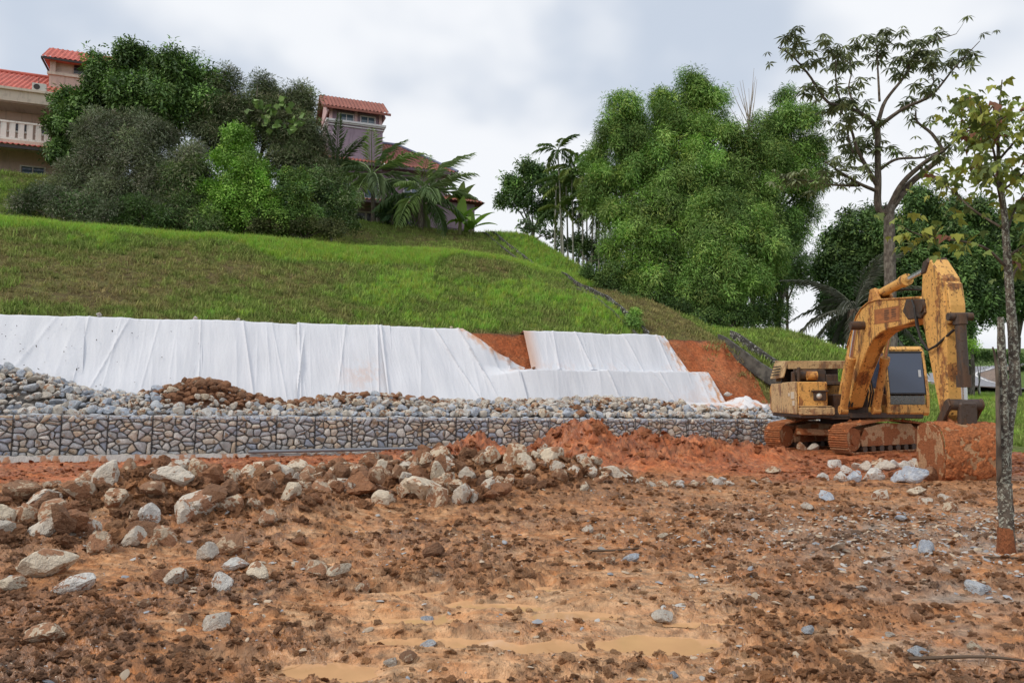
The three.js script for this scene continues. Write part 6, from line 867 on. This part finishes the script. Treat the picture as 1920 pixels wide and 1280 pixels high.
  { const more = []; for (let k = 0; k < 420; k++) { const p = anchor[Math.floor(r() * anchor.length)], c = pick([[0.26, 0.32, 0.06], [0.2, 0.26, 0.06], [0.34, 0.36, 0.07], [0.15, 0.2, 0.06]], r); more.push({ p: p.clone().add(V3((r() - 0.5) * 0.5, (r() - 0.5) * 0.4, (r() - 0.5) * 0.6)), s: 0.5 + 0.5 * r(), q: new THREE.Quaternion().setFromEuler(new THREE.Euler((r() - 0.5) * 1.4, r() * 6.28, -0.5 - 0.6 * r(), 'YXZ')), c }); } scatter('small_leaves', lg[0], leafMat({ roughness: 0.68 }), more, null, null, 'stuff', o); }
}
// ---------- houses on the hill ----------
const plaster = (c, seed) => std({ map: withRep(tex(256, (u, v) => { const a = pfbm(u, v, 4, 5, seed), b = pfbm(u, v * 0.15, 30, 4, seed + 4); return c.map((q) => Math.pow(clamp(q * (0.9 + 0.2 * a) * (1 - 0.16 * sstep(0.55, 0.7, b))), 1 / 2.2)); }, { srgb: true }), 0.25), roughness: 0.9 });
const tileMat = (c, seed) => std({ map: withRep(tex(256, (u, v) => { const a = pfbm(u, v, 16, 4, seed), b = pvn(u * 16, v * 16, 16, seed + 2); return c.map((q) => Math.pow(clamp(q * (0.62 + 0.4 * a + 0.36 * b)), 1 / 2.2)); }, { srgb: true }), 0.25), roughness: 0.7 });
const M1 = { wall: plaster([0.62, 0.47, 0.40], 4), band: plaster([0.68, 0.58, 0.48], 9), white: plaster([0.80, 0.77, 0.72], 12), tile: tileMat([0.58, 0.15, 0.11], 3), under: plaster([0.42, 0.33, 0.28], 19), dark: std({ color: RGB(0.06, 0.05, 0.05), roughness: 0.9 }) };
const M2 = { wall: plaster([0.36, 0.265, 0.33], 24), pink: plaster([0.62, 0.42, 0.42], 26), white: plaster([0.74, 0.72, 0.73], 28), tile: tileMat([0.30, 0.10, 0.072], 7), dark: plaster([0.16, 0.11, 0.14], 29), cap: std({ color: RGB(0.19, 0.21, 0.33), roughness: 0.7 }) };
const paneMat = new THREE.MeshPhysicalMaterial({ color: RGB(0.10, 0.15, 0.2), roughness: 0.08, clearcoat: 0.5 }), paneDark = new THREE.MeshPhysicalMaterial({ color: RGB(0.03, 0.028, 0.035), roughness: 0.12 });
const HB = (g) => boxUV(g);
function tileSlope(x0, x1, y0, z0, y1, z1, in0 = 0, in1 = 0) { // wavy pantiles from the eave (y0, z0) up to (y1, z1), sides drawn in by in0, in1
  const W = x1 - x0, L = Math.hypot(y1 - y0, z1 - z0), nx = Math.max(8, Math.round(W / 0.26 * 6)), rows = Math.max(2, Math.round(L / 0.34)), ny = rows * 3, nn = V3(0, -(z1 - z0), y1 - y0).normalize(); if (nn.y < 0) nn.negate();
  return grid(nx, ny, (i, j) => { const x = lerp(x0 + in0 * j, x1 - in1 * j, i), f = (j * rows) % 1, o = 0.035 * Math.sin(x / 0.26 * 6.283) + 0.04 * (1 - f) + 0.02; return [x, lerp(y0, y1, j) + nn.y * o, lerp(z0, z1, j) + nn.z * o, x, j * L]; });
}
function windowIn(parent, x, y, z, w, h, n, frameMat, glassMat = paneMat, side = 0) { // frame with n lights
  const o = new THREE.Group(); o.name = 'window'; parent.add(o); o.position.set(x, y, z); o.rotation.y = side; const t = 0.07;
  part('frame', HB(merged([box(w + 2 * t, t, 0.1, w / 2, -t / 2, 0.02), box(w + 2 * t, t, 0.1, w / 2, h + t / 2, 0.02), box(t, h, 0.1, -t / 2, h / 2, 0.02), box(t, h, 0.1, w + t / 2, h / 2, 0.02)])), frameMat, o);
  for (let k = 1; k < n; k++) part('mullion', HB(box(0.06, h - 0.004, 0.07, w * k / n, h / 2, 0.02)), frameMat, o);
  for (let k = 0; k < n; k++) part('pane', HB(box(w / n - 0.06, h - 0.004, 0.02, w * (k + 0.5) / n, h / 2, -0.01)), glassMat, o);
  part('sill', HB(box(w + 0.3, 0.06, 0.18, w / 2, -t - 0.032, 0.06)), frameMat, o);
  return o;
}
{ // peach house
  const [x, z] = toXZ(-13, 28), h = thing('peach_house', 'two storey peach house with red tiled roofs and a slatted white balcony', 'house', [x, 12.5, z], WALL_TURN);
  const X = (u) => u + 13;
  part('wall', HB(merged([box(10, 3.5, 6, 5, 1.75, -3.7), box(10, 2.4, 5.2, 5, 4.7, -4.0), box(0.35, 2.5, 0.35, 9.7, 4.75, -0.3)])), M1.wall, h);
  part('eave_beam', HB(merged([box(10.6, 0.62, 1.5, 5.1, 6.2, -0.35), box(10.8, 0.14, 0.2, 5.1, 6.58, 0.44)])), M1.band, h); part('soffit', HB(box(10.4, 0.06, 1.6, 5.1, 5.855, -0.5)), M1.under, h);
  const rf = part('roof', HB(merged([tileSlope(-0.6, 11, 6.62, 0.3, 8.9, -3.4), moved(tileSlope(-11, 0.6, 6.62, 0.3, 8.9, -3.4), 0, 0, -6.8, 0, Math.PI, 0)].map((g) => g.index ? g.toNonIndexed() : g))), M1.tile, h);
  part('ridge_cap', HB(rod(V3(-0.6, 8.98, -3.4), V3(11, 8.98, -3.4), 0.12)), M1.tile, rf); part('gable', HB(merged([-0.3, 10.7].map((q) => { const g = plate([[0, 6.5], [7.2, 6.5], [3.6, 8.85]], 0.2, 0); g.rotateY(Math.PI / 2); g.translate(q, 0, 0.2); return g; }))), M1.wall, h);
  const tw = new THREE.Group(); tw.name = 'tower'; h.add(tw); const tx = X(-5.5);
  part('tower_wall', HB(merged([box(3.2, 3.0, 3, tx + 1.6, 7.1, -2.7), box(2.9, 0.8, 2.7, tx + 1.6, 8.9, -2.7)])), M1.wall, tw); part('tower_ledge', HB(box(3.4, 0.16, 3.2, tx + 1.6, 8.42, -2.7)), M1.band, tw);
  part('corner_post', HB(merged([box(0.3, 0.86, 0.3, tx + 0.18, 8.92, -1.26), box(0.3, 0.86, 0.3, tx + 3.0, 8.92, -1.26)])), M1.wall, tw);
  part('tower_window', HB(box(1.3, 0.62, 0.06, tx + 1.9, 8.86, -1.34)), paneDark, tw);
  part('tower_roof', HB(merged([tileSlope(tx - 0.35, tx + 3.6, 9.2, -0.75, 10.55, -2.7).toNonIndexed(), moved(tileSlope(-(tx + 3.6), -(tx - 0.35), 9.2, -0.75, 10.55, -2.7), 0, 0, -5.4, 0, Math.PI, 0).toNonIndexed(), box(3.8, 0.12, 3.7, tx + 1.62, 9.24, -2.7)])), M1.tile, tw);
  part('fascia', HB(merged([box(3.95, 0.12, 0.06, tx + 1.62, 9.14, -0.72), box(0.06, 0.14, 3.8, tx - 0.36, 9.18, -2.7)])), M1.dark, tw);
  windowIn(h, X(-7.34), 4.72, -1.39, 0.8, 0.5, 1, M1.white, paneDark); windowIn(h, X(-5.95), 4.72, -1.39, 0.8, 0.5, 1, M1.white, paneDark); windowIn(h, X(-8.9), 4.72, -1.39, 0.8, 0.5, 1, M1.white, paneDark);
  const bal = new THREE.Group(); bal.name = 'balcony'; h.add(bal); part('floor_slab', HB(box(9.9, 0.24, 2.2, 4.9, 3.44, -0.4)), M1.band, bal); part('rail', HB(merged([box(9.9, 0.1, 0.12, 4.9, 4.62, 0.55), box(9.9, 0.12, 0.12, 4.9, 3.64, 0.55)])), M1.white, bal);
  const bg = HB(bevelBox(0.29, 0.86, 0.05, 0.008)); for (let k = 0; k < 23; k++) { const m = part('board', bg, M1.white, bal); m.position.set(0.25 + k * 0.425, 4.14, 0.55); }
  part('canopy', HB(tileSlope(-0.2, 10.2, 2.95, 1.75, 3.34, 0.62)), M1.tile, h); part('canopy_fascia', HB(box(10.4, 0.16, 0.06, 5, 2.86, 1.74)), M1.dark, h);
  windowIn(h, X(-6.55), 1.25, -0.68, 1.15, 1.2, 2, M1.white); windowIn(h, X(-9.8), 1.25, -0.68, 1.2, 1.2, 2, M1.white);
  part('lightning_rod', rod(V3(X(-6.1), 7.2, -1.6), V3(X(-6.1), 8.2, -1.6), 0.015), M1.dark, h);
  const [ax, az] = toXZ(-6.0, 27.75), ac = thing('air_conditioner', 'small grey air conditioner box on the eave of the peach house', 'appliance', [ax, 19.16, az], WALL_TURN); part('casing', HB(bevelBox(0.7, 0.45, 0.3, 0.02)), std({ color: RGB(0.6, 0.58, 0.54), roughness: 0.6 }), ac).position.set(0.35, 0.235, 0); part('fan_grille', moved(new THREE.CylinderGeometry(0.16, 0.16, 0.03, 24), 0.24, 0.235, 0.155, Math.PI / 2, 0, 0), M1.dark, ac);
}
{ // mauve house with a tower
  const [x, z] = toXZ(9, 30.5), h = thing('mauve_house', 'mauve house with a square lookout tower and brown tiled roofs behind the palms', 'house', [x, 12.3, z], WALL_TURN);
  part('wall', HB(merged([box(10.5, 5.7, 7, 5.25, 2.85, -3.5), box(3.6, 3.3, 5, 10.6, 1.65, -1.5)])), M2.wall, h);
  const rf = part('roof', HB(merged([tileSlope(-0.7, 11.2, 5.6, 0.7, 8.5, -3.5, 3.4, 3.4), moved(tileSlope(-4.2, 4.2, 5.6, 0, 8.5, -4.2, 4.2, 4.2), 11.2, 0, -3.5, 0, Math.PI / 2, 0), moved(tileSlope(-4.2, 4.2, 5.6, 0, 8.5, -4.2, 4.2, 4.2), -0.7, 0, -3.5, 0, -Math.PI / 2, 0)].map((g) => g.toNonIndexed()))), M2.tile, h);
  part('hip_cap', HB(merged([rod(V3(11.2, 5.7, 0.7), V3(7.6, 8.6, -3.5), 0.11), rod(V3(-0.7, 5.7, 0.7), V3(2.9, 8.6, -3.5), 0.11), rod(V3(2.9, 8.6, -3.5), V3(7.6, 8.6, -3.5), 0.11)])), M2.cap, rf); part('eave_board', HB(merged([box(11.9, 0.2, 0.08, 5.25, 5.5, 0.72), box(0.08, 0.2, 8.4, 11.22, 5.5, -3.5), box(0.08, 0.2, 8.4, -0.72, 5.5, -3.5)])), M2.dark, rf); part('soffit', HB(box(11.8, 0.06, 8.3, 5.25, 5.42, -3.5)), M2.dark, rf);
  const tw = new THREE.Group(); tw.name = 'tower'; h.add(tw); const a = 2.0, b = 5.75, w = b - a, m = (a + b) / 2;
  part('tower_wall', HB(merged([box(w, 3.2, 3.4, m, 6.8, -1.4), box(w - 0.5, 0.9, 2.9, m, 8.85, -1.4)])), M2.wall, tw);
  part('cornice', HB(merged([box(w + 0.4, 0.14, 3.8, m, 8.42, -1.4), box(w + 0.16, 0.06, 3.56, m, 8.12, -1.4), box(w + 0.26, 0.07, 3.66, m, 8.3, -1.4)])), M2.white, tw);
  part('corner_post', HB(merged([[a + 0.15, 0.12], [b - 0.15, 0.12], [a + 0.15, -2.92], [m, 0.12]].map(([px, pz]) => box(0.2, 0.84, 0.2, px, 8.91, pz)))), M2.pink, tw);
  part('gable_board', HB(merged([a - 0.1, b + 0.1].map((q) => { const g = plate([[-0.6, 8.95], [3.5, 8.95], [1.45, 10.5]], 0.08, 0); g.rotateY(Math.PI / 2); g.translate(q, 0, 0.1); return g; }))), M2.pink, tw);
  part('tower_roof', HB(merged([tileSlope(a - 0.45, b + 0.4, 9.25, 0.75, 10.75, -1.4).toNonIndexed(), moved(tileSlope(-(b + 0.4), -(a - 0.45), 9.25, 0.75, 10.75, -1.4), 0, 0, -2.8, 0, Math.PI, 0).toNonIndexed()])), M2.tile, tw);
  part('fascia', HB(merged([box(w + 0.95, 0.16, 0.07, m, 9.2, 0.74), moved(bevelBox(0.07, 0.18, 2.6, 0.01), a - 0.46, 9.95, -0.33, 0.61, 0, 0), moved(bevelBox(0.07, 0.18, 2.6, 0.01), a - 0.46, 9.95, -2.47, -0.61, 0, 0)])), M2.tile, tw);
  windowIn(tw, a + 0.75, 8.6, 0.06, 0.95, 0.46, 2, M2.white); windowIn(tw, a + 2.25, 8.6, 0.06, 0.95, 0.46, 2, M2.white);
  part('lightning_rod', rod(V3(m - 0.3, 10.2, -1.4), V3(m - 0.3, 10.75, -1.4), 0.015), M2.dark, tw); part('rain_pipe', rod(V3(a + 0.25, 7.4, 0.36), V3(a + 0.5, 8.1, 0.36), 0.03), M2.white, tw);
  windowIn(h, 2.6, 3.3, 0.02, 0.9, 1.5, 1, M2.white); windowIn(h, 4.6, 3.3, 0.02, 0.9, 1.5, 1, M2.white, paneMat); windowIn(h, 0.5, 3.2, 0.02, 0.9, 1.6, 2, M2.white, paneMat); windowIn(h, 7.4, 3.4, 0.02, 1.0, 1.4, 2, M2.white, paneMat);
  for (const q of [3.9, 6.4]) { const d = new THREE.Group(); d.name = 'glazed_door'; h.add(d); d.position.set(q, 0.3, 0.03); part('frame', HB(merged([box(1.6, 0.1, 0.12, 0.8, 1.95, 0), box(0.1, 1.9, 0.12, 0.05, 0.95, 0), box(0.1, 1.9, 0.12, 1.55, 0.95, 0), box(0.12, 1.9, 0.12, 0.8, 0.95, 0)])), M2.white, d); part('pane', box(0.62, 1.86, 0.03, 0.41, 0.94, -0.01), paneDark, d); part('pane', box(0.62, 1.86, 0.03, 1.19, 0.94, -0.01), paneDark, d); }
  part('canopy', HB(tileSlope(2.4, 9.6, 2.75, 1.5, 3.2, 0.05)), M2.tile, h); part('canopy_fascia', HB(box(7.3, 0.16, 0.07, 6, 2.68, 1.5)), M2.dark, h);
  part('annex_roof', HB(merged([tileSlope(8.4, 13.0, 3.3, 1.6, 4.5, -1.5, 0, 1.6).toNonIndexed(), moved(tileSlope(-3, 3, 3.3, 0, 4.5, -1.6, 1.5, 1.5), 13.0, 0, -1.5, 0, Math.PI / 2, 0).toNonIndexed()])), M2.tile, h);
  { const g = new THREE.Group(); g.name = 'gate'; h.add(g); g.position.set(10.4, 0.25, 1.06); for (let k = 0; k < 7; k++) part('bar', box(1.4, 0.03, 0.03, 0.7, 0.12 + k * 0.17, 0), M1.dark, g); part('frame', merged([box(0.05, 1.25, 0.05, 0, 0.62, 0), box(0.05, 1.25, 0.05, 1.4, 0.62, 0)]), M1.dark, g); }
}
function hipHut(label, pos, w, hgt, rise, roofM, wallM, turn) { const h = thing('garden_pavilion', label, 'hut', pos, turn); part('wall', HB(box(w * 0.75, hgt, w * 0.75, 0, hgt / 2, 0)), wallM, h); for (const [a, b] of [[-1, -1], [1, -1], [1, 1], [-1, 1]]) part('post', HB(box(0.12, hgt, 0.12, a * w * 0.42, hgt / 2, b * w * 0.42)), M1.dark, h); const rf = part('roof', HB(moved(new THREE.ConeGeometry(w * 0.82, rise, 4), 0, hgt + rise / 2 - 0.05, 0, 0, Math.PI / 4, 0)), roofM, h); part('finial', HB(moved(new THREE.ConeGeometry(0.12, 0.5, 8), 0, hgt + rise + 0.15, 0)), M1.dark, rf); }
hipHut('dark roofed garden pavilion at the top of the hill', [[0.35, 14.94, -60][0], 12.6, -60], 2.6, 1.35, 1.1, std({ color: RGB(0.05, 0.042, 0.04), roughness: 0.9 }), M1.dark, 0.4);
hipHut('small pavilion with a low orange tiled roof at the top of the hill', [[-1.25, 15.16, -61][0], 12.5, -61], 2.4, 1.1, 0.8, M2.tile, plaster([0.3, 0.22, 0.14], 33), 0.2);
hipHut('little hut with a red roof half hidden behind the stand of trees', [[20.49, 7.04, -58][0], 4.2, -58], 2.6, 2.0, 0.8, M1.tile, M2.dark, 0.3);
// ---------- road beyond the lawn ----------
{
  const asphalt = std({ map: withRep(tex(256, (u, v) => { const a = 0.75 + (pfbm(u, v, 30, 4, 3) - 0.5) * 0.6; return [a, a, a * 1.02]; }), 0.3), color: RGB(0.34, 0.345, 0.37), roughness: 0.85 }), verge = std({ map: withRep(mudTint, 0.3), color: RGB(0.30, 0.22, 0.17), roughness: 0.95 }), line = std({ color: RGB(0.75, 0.75, 0.73), roughness: 0.8 });
  const ctr = new THREE.CatmullRomCurve3([[54, -60], [46, -63], [42.5, -67.5], [43.5, -74], [50, -82], [62, -90]].map(([a, b]) => V3(a, 0, b))), pts = ctr.getPoints(80);
  const strip = (o0, o1, lift) => grid(2, 80, (i, j, a, k) => { const p = pts[k], q = pts[Math.min(80, k + 1)], e = pts[Math.max(0, k - 1)], t = q.clone().sub(e).normalize(), s = V3(-t.z, 0, t.x), w = lerp(o0, o1, i), x = p.x + s.x * w, z = p.z + s.z * w; return [x, landHeight(p.x, p.z) + lift + 0.06, z, x, z]; });
  struct('road', strip(-2.9, 2.9, 0.09), asphalt, 'grey asphalt road curving past the lawn', 'road'); struct('road_verge', strip(-4.6, 4.6, 0.05), verge, 'brown bare verge beside the curving road', 'road'); struct('road_line', strip(2.5, 2.66, 0.096), line, 'white edge line painted along the road bend', 'marking'); struct('road_line', strip(-2.66, -2.5, 0.096), line, 'white edge line on the far side of the road', 'marking');
  for (const [p, hh, l] of [[[27.6, 1.6, -45], 2.6, 'slim grey metal post on the lawn beside the machine'], [[32.83, 3.28, -52], 1.6, 'short white post beside the clipped bushes']]) { const y = groundAt(p[0], p[2]), o = thing('post', l, 'post', [p[0], y, p[2]], 0, 'posts on the lawn'); part('shaft', limb([V3(0, -0.1, 0), V3(0, hh, 0)], [0.05, 0.045], 10), std({ color: RGB(0.55, 0.57, 0.56), roughness: 0.5, metalness: 0.4 }), o); part('cap', moved(new THREE.CylinderGeometry(0.06, 0.06, 0.05, 10), 0, hh + 0.02, 0), std({ color: RGB(0.4, 0.4, 0.4) }), o); }
  const r = rng(4), b = [19.18, 0.82, -33], y = groundAt(b[0], b[2]), o = thing('green_debris', 'scrap of bright green netting lying on the lawn behind the machine', 'debris', [b[0], y + 0.02, b[2]]); part('netting', grid(16, 8, (i, j) => [(i - 0.5) * 1.0 + 0.1 * N3(i * 3, j * 3, 2), 0.12 + 0.12 * N3(i * 6, j * 5, 1) - 0.1 * Math.pow(Math.abs(i * 2 - 1), 3), (j - 0.5) * 0.5, i, j]), leafMat({ color: RGB(0.45, 0.75, 0.12) }), o);
}
scene.traverse((o) => { if (o.isMesh) { o.castShadow = true; o.receiveShadow = true; } });
renderer.render(scene, camera);
